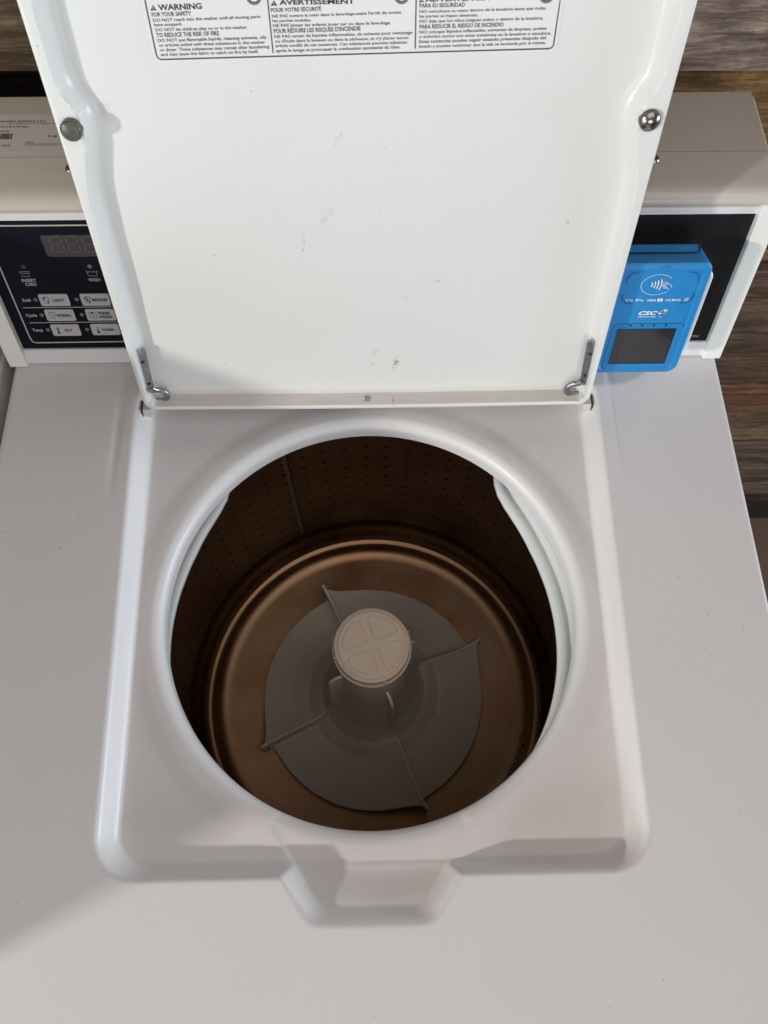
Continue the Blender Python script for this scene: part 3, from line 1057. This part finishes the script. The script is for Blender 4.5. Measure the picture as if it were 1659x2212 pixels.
# ---- control face
m = MB(CON)
m.box(-.3125, .050, FS0, .1406, -.004, .0000)
lx = -.2997
panel = m
m.stroke([(.02, .1356), (-.2940, .1358), (-.2975, .1350), (-.2998, .1328), (-.3005, .1290), (-.3006, .0290), (-.3001, .0255), (-.2990, .0236), (-.2965, .0229), (-.2200, .0231), (.02, .0233)], .0011, .0003, 1)
m.stroke([(-.2953, .05995), (.02, .0600)], .0006, .0003, 1)
m.stroke([(-.2952, .04440), (.02, .0445)], .0006, .0003, 1)
for s_, x0, y0, x1, h, b in (('INSERT', -.2872, .0853, -.2751, .0029, .014), ('CARD', -.2856, .0816, -.2760, .0029, .014), ('WASH', -.2318, .0853, -.2219, .0029, .014),
                             ('Soil', -.2936, .0661, -.2867, .0029, .018), ('Cycle', -.2959, .0508, -.2863, .0029, .018), ('Temp', -.2956, .0352, -.2864, .0029, .018)):
    m.text(s_, x0, y0, x1, y0, h, 2, bold=b + .015, w=.0003)
# card and tub pictograms
lw = .00035
m.stroke([(-.2862, .0940), (-.2862, .0950), (-.2778, .0950), (-.2778, .0940), (-.2798, .0940), (-.2788, .0905), (-.2856, .0905), (-.2842, .0940), (-.2862, .0940)], lw, .0003, 2)
m.stroke([(-.2840, .0932), (-.2798, .0932)], lw, .0003, 2)
wv = [(-.2309 + .0085 * i / 24, .0945 - .0005 * abs(math.sin(i / 24 * PI * 4))) for i in range(25)]
m.stroke(wv, lw, .0003, 2)
m.stroke([(-.2312, .0952), (-.2301, .0903), (-.2236, .0903), (-.2224, .0952)], lw, .0003, 2)
cpanel = m.build('control_panel', [M_PANEL, M_LINE, M_PRINT], washer)

m = MB(CON)
m.prism(rrect(-.2585, -.1900, .1084, .1276, .0022), .0001, .0004)
for cx_ in (-.2475, -.2345, -.2215, -.2085):
    x0, x1, y0, y1 = cx_ - .0043, cx_ + .0043, .1128, .1263
    ym = (y0 + y1) / 2
    for a, b in (((x0, y0), (x0, ym)), ((x0, ym), (x0, y1)), ((x1, y0), (x1, ym)), ((x1, ym), (x1, y1)), ((x0, y0), (x1, y0)), ((x0, ym), (x1, ym)), ((x0, y1), (x1, y1))):
        vx, vy = b[0] - a[0], b[1] - a[1]
        m.stroke([(a[0] + vx * .1, a[1] + vy * .1), (b[0] - vx * .1, b[1] - vy * .1)], .0011, .0006, 1)
    m.disc(x1 + .0018, y0 + .0002, .0006, .0006, 1, n=10)
m.build('display', [M_WINDOW, M_SEG], cpanel)

for (x, s, dk) in ((-.2813, .0994, 1), (-.2270, .0991, 0), (-.2822, .0678, 0), (-.2473, .0677, 0), (-.2821, .0523, 0), (-.2474, .0522, 0), (-.2820, .0367, 0), (-.2474, .0367, 0)):
    m = MB(CON)
    m.disc(x, s, .0018, .0003, 0, n=22, dome=.0004)
    m.build('indicator_light', M_LEDD if dk else M_LED, cpanel, smooth=True)


def shirt(m, x, y, k, fill):
    P_ = [(-.5, .30), (-.28, .46), (-.12, .50), (0, .40), (.12, .50), (.28, .46), (.5, .30), (.38, .08), (.27, .16), (.27, -.5), (-.27, -.5), (-.27, .16), (-.38, .08)]
    pts = [(x + a * k, y + b * k) for a, b in P_]
    m.stroke(pts, .00042, .0013, 1, closed=True)
    if fill:
        m.quad([(x - .4 * k, y + .18 * k, .00125), (x - .2 * k, y + .1 * k, .00125), (x - .05 * k, y + .40 * k, .00125), (x - .25 * k, y + .42 * k, .00125)], 1)
        m.quad([(x + .02 * k, y - .45 * k, .00125), (x + .24 * k, y - .45 * k, .00125), (x + .24 * k, y - .1 * k, .00125), (x + .1 * k, y - .2 * k, .00125)], 1)
    if fill > 1:
        m.quad([(x - .2 * k, y - .2 * k, .00125), (x + .1 * k, y - .15 * k, .00125), (x + .08 * k, y + .15 * k, .00125), (x - .15 * k, y + .1 * k, .00125)], 1)


def keyb(x0, x1, y0, y1, label):
    m = MB(CON)
    m.prism(rrect(x0, x1, y0, y1, .0016), .0002, .0011)
    yc = (y0 + y1) / 2
    ix = x0 + .0058
    if label in ('LIGHT', 'MEDIUM'):
        shirt(m, ix, yc + .0002, .0062, 1 if label == 'LIGHT' else 2)
    elif label == 'NORMAL':
        shirt(m, ix, yc + .0002, .0062, 0)
    elif label == 'PERM':
        m.stroke([(ix - .003, yc - .003), (ix + .003, yc - .003), (ix + .003, yc + .002), (ix + .0018, yc + .003), (ix - .0018, yc + .003), (ix - .003, yc + .002)], .0004, .0013, 1, closed=True)
        m.quad([(ix - .0015, yc + .003, .00125), (ix - .0009, yc + .0012, .00125), (ix + .0004, yc + .0012, .00125), (ix + .001, yc + .003, .00125)], 1)
        m.stroke([(ix + .0006, yc - .0025), (ix + .0006, yc - .0008), (ix + .0024, yc - .0008), (ix + .0024, yc - .0025)], .0003, .0013, 1)
        for q in (0, -.0012, -.0024):
            m.disc(ix - .0003, yc + .0004 + q, .0003, .0013, 1, n=8)
    else:
        hot = label == 'HOT'
        m.stroke([(ix, yc - .002), (ix, yc + .0032)], .0013, .0013, 1)
        if not hot:
            m.stroke([(ix, yc + .0005), (ix, yc + .0029)], .0006, .00135, 0)
        m.disc(ix, yc - .0027, .0012, .0013, 1, n=14)
    tx = {'LIGHT': (-.2676, -.2573), 'MEDIUM': (-.2341, -.2213), 'NORMAL': (-.2686, -.2559), 'HOT': (-.2668, -.2600), 'WARM': (-.2346, -.2238)}
    if label == 'PERM':
        m.text('PERM', -.2327, .0529, -.2228, .0529, .0027, 1, bold=.032, w=.0013)
        m.text('PRESS', -.2325, .0490, -.2214, .0490, .0027, 1, bold=.032, w=.0013)
    else:
        a, b = tx[label]
        m.text(label, a, yc - .0014, b, yc - .0014, .0028, 1, bold=.032, w=.0013)
    if label == 'WARM':
        m.text('<', -.2320, .0322, -.2310, .0322, .0015, 1, bold=.01, w=.0013)
    m.build('button', [M_KEYPAD, M_NAVYINK], cpanel)


keyb(-.2785, -.2535, .0619, .0736, 'LIGHT')
keyb(-.2434, -.2190, .0618, .0736, 'MEDIUM')
keyb(-.2784, -.2534, .0465, .0582, 'NORMAL')
keyb(-.2434, -.2186, .0465, .0582, 'PERM')
keyb(-.2783, -.2535, .0307, .0427, 'HOT')
keyb(-.2434, -.2188, .0310, .0428, 'WARM')

m = MB(CON)
m.box(.0502, .3125, FS0, .1406, -.004, .0000)
m.text('513996', .2855, .0206, .3018, .0205, .0024, 1, bold=.004, shear=.25, w=.0003)
m.build('blank_panel', [M_PANELR, M_PRINT], washer)

# ================================================================== contactless card reader
reader = thing('card_reader', 'bright blue contactless card reader with a dark screen, right of the open lid', 'card reader', tuple(CON(.2300, .018, .005)))
RD = face_frame(0.05)
DX0, DX1 = .1925, .2680
# white mounting plate standing off the panel
m = MB(CON)
m.prism(rrect(.1900, .2848, .0150, .1030, .0080, 8), .001, .0215)
m.build('mounting_plate', M_TRIM, reader, bevel=.002, recalc=True)
# housing: lofted rounded outlines, front face wedge ending in the slot hood on top
def loft(m, rings, mi=0, cap=True):
    n = len(rings[0])
    V = [p for r in rings for p in r]
    F = []
    for k in range(len(rings) - 1):
        for i in range(n):
            j = (i + 1) % n
            F.append((k * n + i, k * n + j, (k + 1) * n + j, (k + 1) * n + i))
    if cap:
        F.append(tuple(range((len(rings) - 1) * n, len(rings) * n)))
    m.add(V, F, mi)


def outline(x0, x1, s0, s1, r, w, wtop=None, k=9):
    pts = rrect(x0, x1, s0, s1, r, k)
    return [(p[0], p[1], w if wtop is None else w + (wtop - w) * max(0.0, min(1.0, (p[1] - (s1 - .030)) / .030))) for p in pts]


m = MB(RD)
rings = [outline(.1925, .2690, .0205, .1250, .0085, -.0300),
         outline(.1920, .2692, .0200, .1256, .0088, -.0200),
         outline(.1920, .2688, .0200, .1268, .0088, -.0080),
         outline(.1923, .2682, .0202, .1276, .0088, -.0030),
         outline(.1930, .2671, .0210, .1275, .0084, -.0011),
         outline(.1942, .2656, .0222, .1266, .0078, -.0002),
         outline(.1985, .2622, .0246, .1226, .0056, .0003),
         outline(.1990, .2616, .0250, .1221, .0052, .0000),
         outline(.1996, .2610, .0256, .1215, .0046, -.0006)]
loft(m, rings)
house = m.build('housing', [M_BLUE, M_BLUED], reader, smooth=True, sharp=28, recalc=True)
# card slot across the top face of the housing
def st(w_):
    return .1283 + .087 * w_
m = MB(RD)
m.add([(.1960, st(-.0176), -.0176), (.2580, st(-.0176), -.0176), (.2580, st(-.0162), -.0162), (.1960, st(-.0162), -.0162)], [(0, 1, 2, 3)], 1)
m.add([(.1960, st(-.0177), -.0177), (.2590, st(-.0177), -.0177), (.2610, st(-.0262) + .0016, -.0262), (.1960, st(-.0262) + .0016, -.0262),
       (.1960, st(-.0300) + .0004, -.0300), (.2625, st(-.0300) + .0004, -.0300)], [(0, 1, 2, 3), (3, 2, 5, 4)], 0)
m.add([(.2590, st(-.0162), -.0162), (.2612, st(-.0175) + .0006, -.0175), (.2635, st(-.0262) + .0020, -.0262), (.2610, st(-.0262) + .0016, -.0262), (.2590, st(-.0177), -.0177)], [(0, 1, 2, 3, 4)], 2)
m.build('card_slot', [M_BLUE, M_BLACK, M_BLUED], reader)

F0 = -.0006
m = MB(RD)
bz = rrect(.2020, .2616, .0246, .0722, .0052, 8)
m.stroke(bz, .00055, F0 + .00025, 1, closed=True)
o_, i_ = rrect(.2050, .2570, .0296, .0690, .0018, 4), rrect(.2064, .2556, .0310, .0676, .0006, 4)
n = len(o_)
m.add([(p[0], p[1], F0 + .0003) for p in o_] + [(p[0], p[1], F0 - .0012 + .0003 + .0011) for p in i_], [(i, (i + 1) % n, n + (i + 1) % n, n + i) for i in range(n)], 0)
m.build('screen_bezel', [M_BLUE, M_BLUED], reader)
m = MB(RD)
m.prism(rrect(.2066, .2549, .0315, .0672, .0006, 3), F0 - .001, F0 + .0006)
m.quad([(.2066, .0312, F0 + .0007), (.2549, .0312, F0 + .0007), (.2549, .0322, F0 + .0007), (.2066, .0322, F0 + .0007)], 1)
m.quad([(.2541, .0322, F0 + .0007), (.2549, .0322, F0 + .0007), (.2549, .0672, F0 + .0007), (.2541, .0672, F0 + .0007)], 1)
m.build('screen', [M_SCREEN, M_BLACK], reader)
for x in (.2160, .2258, .2356, .2455):
    m = MB(RD)
    m.disc(x, .0707, .0011, F0 + .0006, 0, ry=.0007, n=14)
    m.build('status_light', M_BLACK, reader)

# raised corner brackets and the moulded arrows
m = MB(RD)
w = F0 + .0004
def arcpts(cx, cy, r, a0, a1, n=8):
    return [(cx + r * math.cos(math.radians(a0 + (a1 - a0) * i / n)), cy + r * math.sin(math.radians(a0 + (a1 - a0) * i / n))) for i in range(n + 1)]
for pts in ([(.2028, .1112), (.2028, .1130)] + arcpts(.2095, .1130, .0067, 180, 90) + [(.2112, .1197)],
            [(.2507, .1197), (.2522, .1197)] + arcpts(.2522, .1132, .0065, 90, 0) + [(.2592, .1112)],
            [(.2028, .1006), (.2028, .0985)] + arcpts(.2093, .0985, .0065, 180, 270) + [(.2114, .0920)],
            [(.2594, .1008), (.2594, .0985)] + arcpts(.2529, .0985, .0065, 0, -90) + [(.2506, .0920)]):
    m.stroke(pts, .0008, w, 1)
    m.stroke([(p[0] - .0004, p[1] + .0003) for p in pts], .0003, w + .0001, 0)
for tri in ([(.2262, .1240), (.2276, .1256), (.2290, .1240)], [(.2328, .1240), (.2342, .1256), (.2356, .1240)], [(.2300, .1240), (.2300, .1266), (.2318, .1266), (.2318, .1240)]):
    m.stroke(tri, .00028, .0004, 1, closed=True)
m.build('moulded_marks', [M_BLUE, M_BLUED], reader)

# printed marks
m = MB(RD)
w = F0 + .0005
m.stroke([(.2277 + .0125 * math.cos(math.radians(a)), .1090 + .0091 * math.sin(math.radians(a))) for a in range(38, 322, 6)] , .00035, w)
for k, (x, hh) in enumerate(((.2228, .0019), (.2250, .0028), (.2272, .0037), (.2294, .0048))):
    pts = [(x + .0010 * math.cos(q) * (1 + k * .2), .1092 + hh * math.sin(q)) for q in np.linspace(-PI / 2 * .85, PI / 2 * .85, 9)]
    m.stroke(pts, .0009, w)
hand = [[(.2316, .1083), (.2312, .1098), (.2322, .1113), (.2352, .1112), (.2352, .1106), (.2340, .1089)],
        [(.2362, .1100), (.2372, .1099), (.2392, .1080), (.2400, .1064)],
        [(.2344, .1086), (.2330, .1096), (.2325, .1092), (.2334, .1080), (.2350, .1068), (.2364, .1062), (.2372, .1049), (.2384, .1046)],
        [(.2352, .1106), (.2362, .1100)], [(.2336, .1079), (.2330, .1072), (.2342, .1066)], [(.2333, .1070), (.2332, .1062), (.2348, .1058), (.2362, .1062)], [(.2316, .1083), (.2330, .1081)], [(.2344, .1092), (.2362, .1084)]]
for h_ in hand:
    m.stroke(h_, .00042, w)
B = .008
m.text('G', .2061, .0944, .2080, .0944, .0019, 0, bold=.02, w=w)
m.text('Pay', .2088, .0944, .2126, .0943, .0019, 0, bold=B, w=w)
m.disc(.2151, .0952, .0009, w, 0, n=14)
m.stroke([(.2152, .0961), (.2156, .0967)], .0004, w)
m.text('Pay', .2166, .0943, .2210, .0942, .0021, 0, bold=B, w=w)
m.text('VISA', .2236, .0940, .2303, .0939, .0021, 0, bold=.025, shear=.3, w=w)
m.disc(.2328, .0951, .0014, w, 0, n=24, ry=.0016)
m.disc(.2346, .0951, .0014, w + .0001, 0, n=24, ry=.0016)
m.stroke([(.2337 + .0004 * math.cos(a), .0951 + .0013 * math.sin(a)) for a in np.linspace(0, 2 * PI, 20)], .00022, w + .0002, 1)
m.text('DISC', .2383, .0940, .2434, .0940, .0020, 0, bold=.012, w=w)
m.disc(.2444, .0950, .0009, w, 0, n=18, ry=.0011)
m.text('VER', .2455, .0940, .2505, .0939, .0020, 0, bold=.012, w=w)
m.text('AM', .2531, .0954, .2566, .0954, .0013, 0, bold=.02, w=w)
m.text('EX', .2531, .0938, .2566, .0938, .0013, 0, bold=.02, w=w)
m.text('CSC', .2198, .0812, .2352, .0810, .0035, 0, bold=.045, shear=.35, w=w)
m.text('SERVICEWORKS', .2199, .0787, .2347, .0785, .0013, 0, bold=.012, w=w)
TR = [(.2358, .0832), (.2401, .0862), (.2398, .0852), (.2424, .0854), (.2408, .0822), (.2403, .0829), (.2391, .0790)]
m.quad([(a, b, w) for a, b in [(.2354, .0830), (.2405, .0868), (.2403, .0857), (.2431, .0858), (.2409, .0814), (.2404, .0822), (.2390, .0782), (.2364, .0812), (.2370, .0815)]][::-1], 0)
m.quad([(.2361, .0832, w + .0001), (.2382, .0828, w + .0001), (.2392, .0838, w + .0001), (.2399, .0859, w + .0001)][::-1], 3)
m.quad([(.2367, .0812, w + .0001), (.2394, .0822, w + .0001), (.2401, .0818, w + .0001), (.2390, .0789, w + .0001)], 2)
m.quad([(.2398, .0834, w + .0001), (.2425, .0853, w + .0001), (.2408, .0820, w + .0001), (.2396, .0824, w + .0001)][::-1], 4)
m.quad([(.2382, .0828, w + .00015), (.2392, .0838, w + .00015), (.2402, .0851, w + .00015), (.2396, .0824, w + .00015)][::-1], 3)
m.build('printed_marks', [M_WHITEP, M_BLUE, M_NAVYL, M_MIDL, M_GREEN], reader)

# ================================================================== the neighbouring washer (a sliver shows at the left)
nb = thing('washing_machine', 'neighbouring white machine, only its edge showing past the left side of the open washer', 'washing machine', (-.664, -.2, FLOOR))
NX1, NX0 = -W2 - .0120, -W2 - .0120 - .651
m = MB()
m.box(NX0, NX1, -.60, .03, -.034, 0.0)
m.build('top_deck', M_DECK, nb, bevel=.005)
m = MB()
m.box(NX0 + .001, NX1 - .001, -.5995, .115, FLOOR + .012, -.0345)
m.build('cabinet', M_DECK, nb)
m = MB()
P2 = [(.003, .001), (.0405, .1440), (.0432, .1515), (.0505, .1543), (.1520, .1547), (.1528, .001)]
n = len(P2)
m.add([(NX0 + .006, a, b) for a, b in P2] + [(NX1 - .006, a, b) for a, b in P2], [tuple(range(n))[::-1], tuple(range(n, 2 * n))] + [(i, (i + 1) % n, (i + 1) % n + n, i + n) for i in range(n)])
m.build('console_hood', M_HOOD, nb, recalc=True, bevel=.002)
for xa, xb in ((NX1 - .0165, NX1), (NX0, NX0 + .0165)):
    m = MB(CON)
    m.box(xa, xb, 0, .150, -.006, .0062)
    m.build('side_trim', M_TRIM, nb, bevel=.0011)
m = MB(CON)
m.box(NX0 + .0167, NX1 - .0167, .0165, .1406, -.003, .0008)
m.build('control_panel', M_PANEL, nb)

# unseen basket shape added on the neighbouring machine to cast the diagonal shadow
bk = thing('shadow_caster_basket', 'unseen white basket shape added to cast shadow, on the neighbouring machine', 'shadow caster', (-.70, -.33, .001))
def bring(k, z):
    return [(-.70 + (p[0] + .70) * k, -.36 + (p[1] + .36) * k, z) for p in rrect(-.925, -.475, -.637, -.105, .022, 8)]
m = MB()
loft(m, [bring(.90, .001), bring(.99, .197), bring(1.03, .203), bring(1.03, .210), bring(.99, .212), bring(.965, .206), bring(.88, .006)])
m.build('tub', M_TRIM, bk, smooth=True, sharp=40)
for sx_ in (-.936, -.464):
    m = MB()
    m.tube([(sx_, -.42, .150), (sx_ * 1.0 + (.012 if sx_ > -.7 else -.012), -.415, .150), (sx_ + (.016 if sx_ > -.7 else -.016), -.33, .150), (sx_ + (.012 if sx_ > -.7 else -.012), -.245, .150), (sx_, -.24, .150)], .006)
    m.build('handle', M_TRIM, bk, smooth=True)

# ================================================================== wall of reclaimed planks, floor
def wood():
    m = mat('reclaimed_wood', (0.2, 0.15, 0.12), 0.75, spec=0.25)
    t = NT(m)
    g = t.n('ShaderNodeNewGeometry').outputs['Position']
    at = t.n('ShaderNodeAttribute', attribute_name='plank')
    sc = t.n('ShaderNodeSeparateColor', {0: t.n('ShaderNodeAttribute', attribute_name='seed').outputs['Color']})
    off = t.n('ShaderNodeCombineXYZ', {0: t.m('MULTIPLY', sc.outputs[0], 37.0), 1: 0.0, 2: t.m('MULTIPLY', sc.outputs[1], 19.0)})
    p = t.n('ShaderNodeVectorMath', {0: g, 1: off.outputs[0]}, operation='ADD').outputs[0]
    warp = t.n('ShaderNodeTexNoise', {'Vector': p, 'Scale': 6.0, 'Detail': 3.0})
    wv = t.n('ShaderNodeVectorMath', {0: p, 1: t.n('ShaderNodeVectorMath', {0: warp.outputs['Color'], 1: (0.0, 0.0, 0.022)}, operation='MULTIPLY').outputs[0]}, operation='ADD').outputs[0]
    gr = t.n('ShaderNodeTexNoise', {'Vector': t.n('ShaderNodeMapping', {'Vector': wv, 'Scale': (4.0, 1.0, 60.0)}).outputs[0], 'Scale': 2.2, 'Detail': 8.0, 'Roughness': 0.72})
    bl = t.n('ShaderNodeTexNoise', {'Vector': t.n('ShaderNodeMapping', {'Vector': p, 'Scale': (5.0, 1.0, 16.0)}).outputs[0], 'Scale': 2.0, 'Detail': 5.0, 'Roughness': 0.6})
    kn = t.n('ShaderNodeTexVoronoi', {'Vector': t.n('ShaderNodeMapping', {'Vector': wv, 'Scale': (6.0, 1.0, 14.0)}).outputs[0], 'Scale': 1.4})
    c = t.n('ShaderNodeVectorMath', {0: at.outputs['Color'], 1: (1.0, 1.0, 1.0)}, operation='MULTIPLY').outputs[0]
    dark = t.n('ShaderNodeVectorMath', {0: c, 1: (0.50, 0.46, 0.44)}, operation='MULTIPLY').outputs[0]
    light = t.n('ShaderNodeVectorMath', {0: c, 1: (1.55, 1.5, 1.42)}, operation='MULTIPLY').outputs[0]
    fi = t.n('ShaderNodeTexNoise', {'Vector': t.n('ShaderNodeMapping', {'Vector': wv, 'Scale': (22.0, 1.0, 260.0)}).outputs[0], 'Scale': 1.6, 'Detail': 8.0, 'Roughness': 0.8})
    saw = t.n('ShaderNodeTexNoise', {'Vector': t.n('ShaderNodeMapping', {'Vector': p, 'Rotation': (0.0, 0.5, 0.0), 'Scale': (170.0, 1.0, 6.0)}).outputs[0], 'Scale': 1.0, 'Detail': 3.0})
    x = t.mix(t.ramp(gr.outputs[0], [(0.38, 0.0), (0.60, 1.0)]), dark, light)
    x = t.mix(t.m('MULTIPLY', t.ramp(fi.outputs[0], [(0.46, 0.0), (0.56, 1.0)]), 0.7), x, dark)
    x = t.mix(t.m('MULTIPLY', t.ramp(saw.outputs[0], [(0.55, 0.0), (0.68, 1.0)]), 0.20), x, (0.05, 0.038, 0.03))
    x = t.mix(t.m('MULTIPLY', t.ramp(bl.outputs[0], [(0.50, 0.0), (0.64, 1.0)]), 0.6), x, (0.045, 0.028, 0.018))
    x = t.mix(t.ramp(fi.outputs[0], [(0.27, 1.0), (0.33, 0.0)]), x, (0.008, 0.006, 0.005))
    x = t.mix(t.m('MULTIPLY', t.ramp(kn.outputs['Distance'], [(0.04, 1.0), (0.11, 0.0)]), 0.92), x, (0.012, 0.008, 0.006))
    t.link(x, 'Base Color')
    h = t.m('ADD', t.m('MULTIPLY', gr.outputs[0], 0.8), t.m('MULTIPLY', fi.outputs[0], 0.6))
    t.link(t.n('ShaderNodeBump', {'Height': h, 'Strength': 0.7, 'Distance': 0.003}).outputs[0], 'Normal')
    return m


M_WOOD = wood()
YW = .229
rows = [  # z bottom, z top, [(x from, x to, proud, colour)]
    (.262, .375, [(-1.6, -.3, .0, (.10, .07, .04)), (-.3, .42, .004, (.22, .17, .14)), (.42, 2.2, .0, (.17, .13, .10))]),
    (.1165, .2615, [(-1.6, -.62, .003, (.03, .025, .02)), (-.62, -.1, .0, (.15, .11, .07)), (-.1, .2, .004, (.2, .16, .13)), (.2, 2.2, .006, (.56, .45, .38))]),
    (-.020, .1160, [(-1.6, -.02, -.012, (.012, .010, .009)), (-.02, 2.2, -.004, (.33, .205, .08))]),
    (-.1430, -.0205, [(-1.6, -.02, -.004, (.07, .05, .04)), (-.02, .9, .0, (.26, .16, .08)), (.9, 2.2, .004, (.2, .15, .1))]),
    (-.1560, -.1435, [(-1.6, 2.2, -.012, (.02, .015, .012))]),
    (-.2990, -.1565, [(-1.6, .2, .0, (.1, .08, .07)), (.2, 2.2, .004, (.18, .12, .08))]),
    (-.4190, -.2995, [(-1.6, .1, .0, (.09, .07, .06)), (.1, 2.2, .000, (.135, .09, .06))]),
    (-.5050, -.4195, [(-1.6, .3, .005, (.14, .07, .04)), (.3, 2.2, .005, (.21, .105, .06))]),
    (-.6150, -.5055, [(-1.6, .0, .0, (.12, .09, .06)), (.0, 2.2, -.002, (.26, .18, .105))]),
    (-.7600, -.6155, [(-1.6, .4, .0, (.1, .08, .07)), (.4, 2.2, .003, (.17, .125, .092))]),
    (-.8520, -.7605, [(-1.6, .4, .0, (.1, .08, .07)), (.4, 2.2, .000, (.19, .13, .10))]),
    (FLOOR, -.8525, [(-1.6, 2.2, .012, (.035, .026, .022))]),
]
z = .3755
cr = random.Random(5)
while z < 1.5:
    h_ = cr.choice([.09, .115, .14])
    xx = -1.6
    segs = []
    while xx < 2.2:
        L = cr.uniform(.6, 1.3)
        c_ = cr.choice([(.22, .17, .14), (.16, .10, .06), (.10, .08, .07), (.24, .16, .08)])
        segs.append((xx, min(2.2, xx + L), cr.choice([0, .004, .008]), c_))
        xx += L + .001
    rows.append((z, z + h_ - .0008, segs))
    z += h_
m = MB()
cols, seeds = [], []
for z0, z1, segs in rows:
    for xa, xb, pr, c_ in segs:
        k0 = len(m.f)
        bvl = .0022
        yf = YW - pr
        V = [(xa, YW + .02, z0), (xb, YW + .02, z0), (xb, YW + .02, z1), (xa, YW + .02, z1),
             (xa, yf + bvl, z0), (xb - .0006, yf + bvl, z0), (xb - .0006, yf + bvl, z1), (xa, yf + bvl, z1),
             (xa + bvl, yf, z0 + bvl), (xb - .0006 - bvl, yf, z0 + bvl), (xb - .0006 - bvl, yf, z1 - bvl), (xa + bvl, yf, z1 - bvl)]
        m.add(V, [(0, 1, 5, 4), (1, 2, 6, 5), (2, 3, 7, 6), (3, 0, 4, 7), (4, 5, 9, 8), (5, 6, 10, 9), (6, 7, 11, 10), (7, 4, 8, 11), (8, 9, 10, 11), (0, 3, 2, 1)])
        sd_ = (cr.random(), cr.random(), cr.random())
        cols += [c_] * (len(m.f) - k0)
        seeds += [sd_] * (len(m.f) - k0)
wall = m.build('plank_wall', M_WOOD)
wall['label'] = 'wall of rough reclaimed wooden planks in mixed browns and greys behind the washer'
wall['category'] = 'wall'
me = wall.data
for nm, data in (('plank', cols), ('seed', seeds)):
    a = me.attributes.new(nm, 'FLOAT_COLOR', 'FACE')
    a.data.foreach_set('color', [q for c_ in data for q in (*c_, 1.0)])
m = MB()
m.quad([(-4, -5, FLOOR), (4, -5, FLOOR), (4, YW + .02, FLOOR), (-4, YW + .02, FLOOR)])
M_FLOOR = noise_mat('brown_floor', (.14, .070, .042), (.10, .052, .033), .5, scale=14, stretch=(1, 5, 1), bump=.1)
fl = m.build('floor', M_FLOOR)
fl['kind'] = 'structure'

for o in bpy.data.objects:
    if '_o' in o:
        del o['_o']
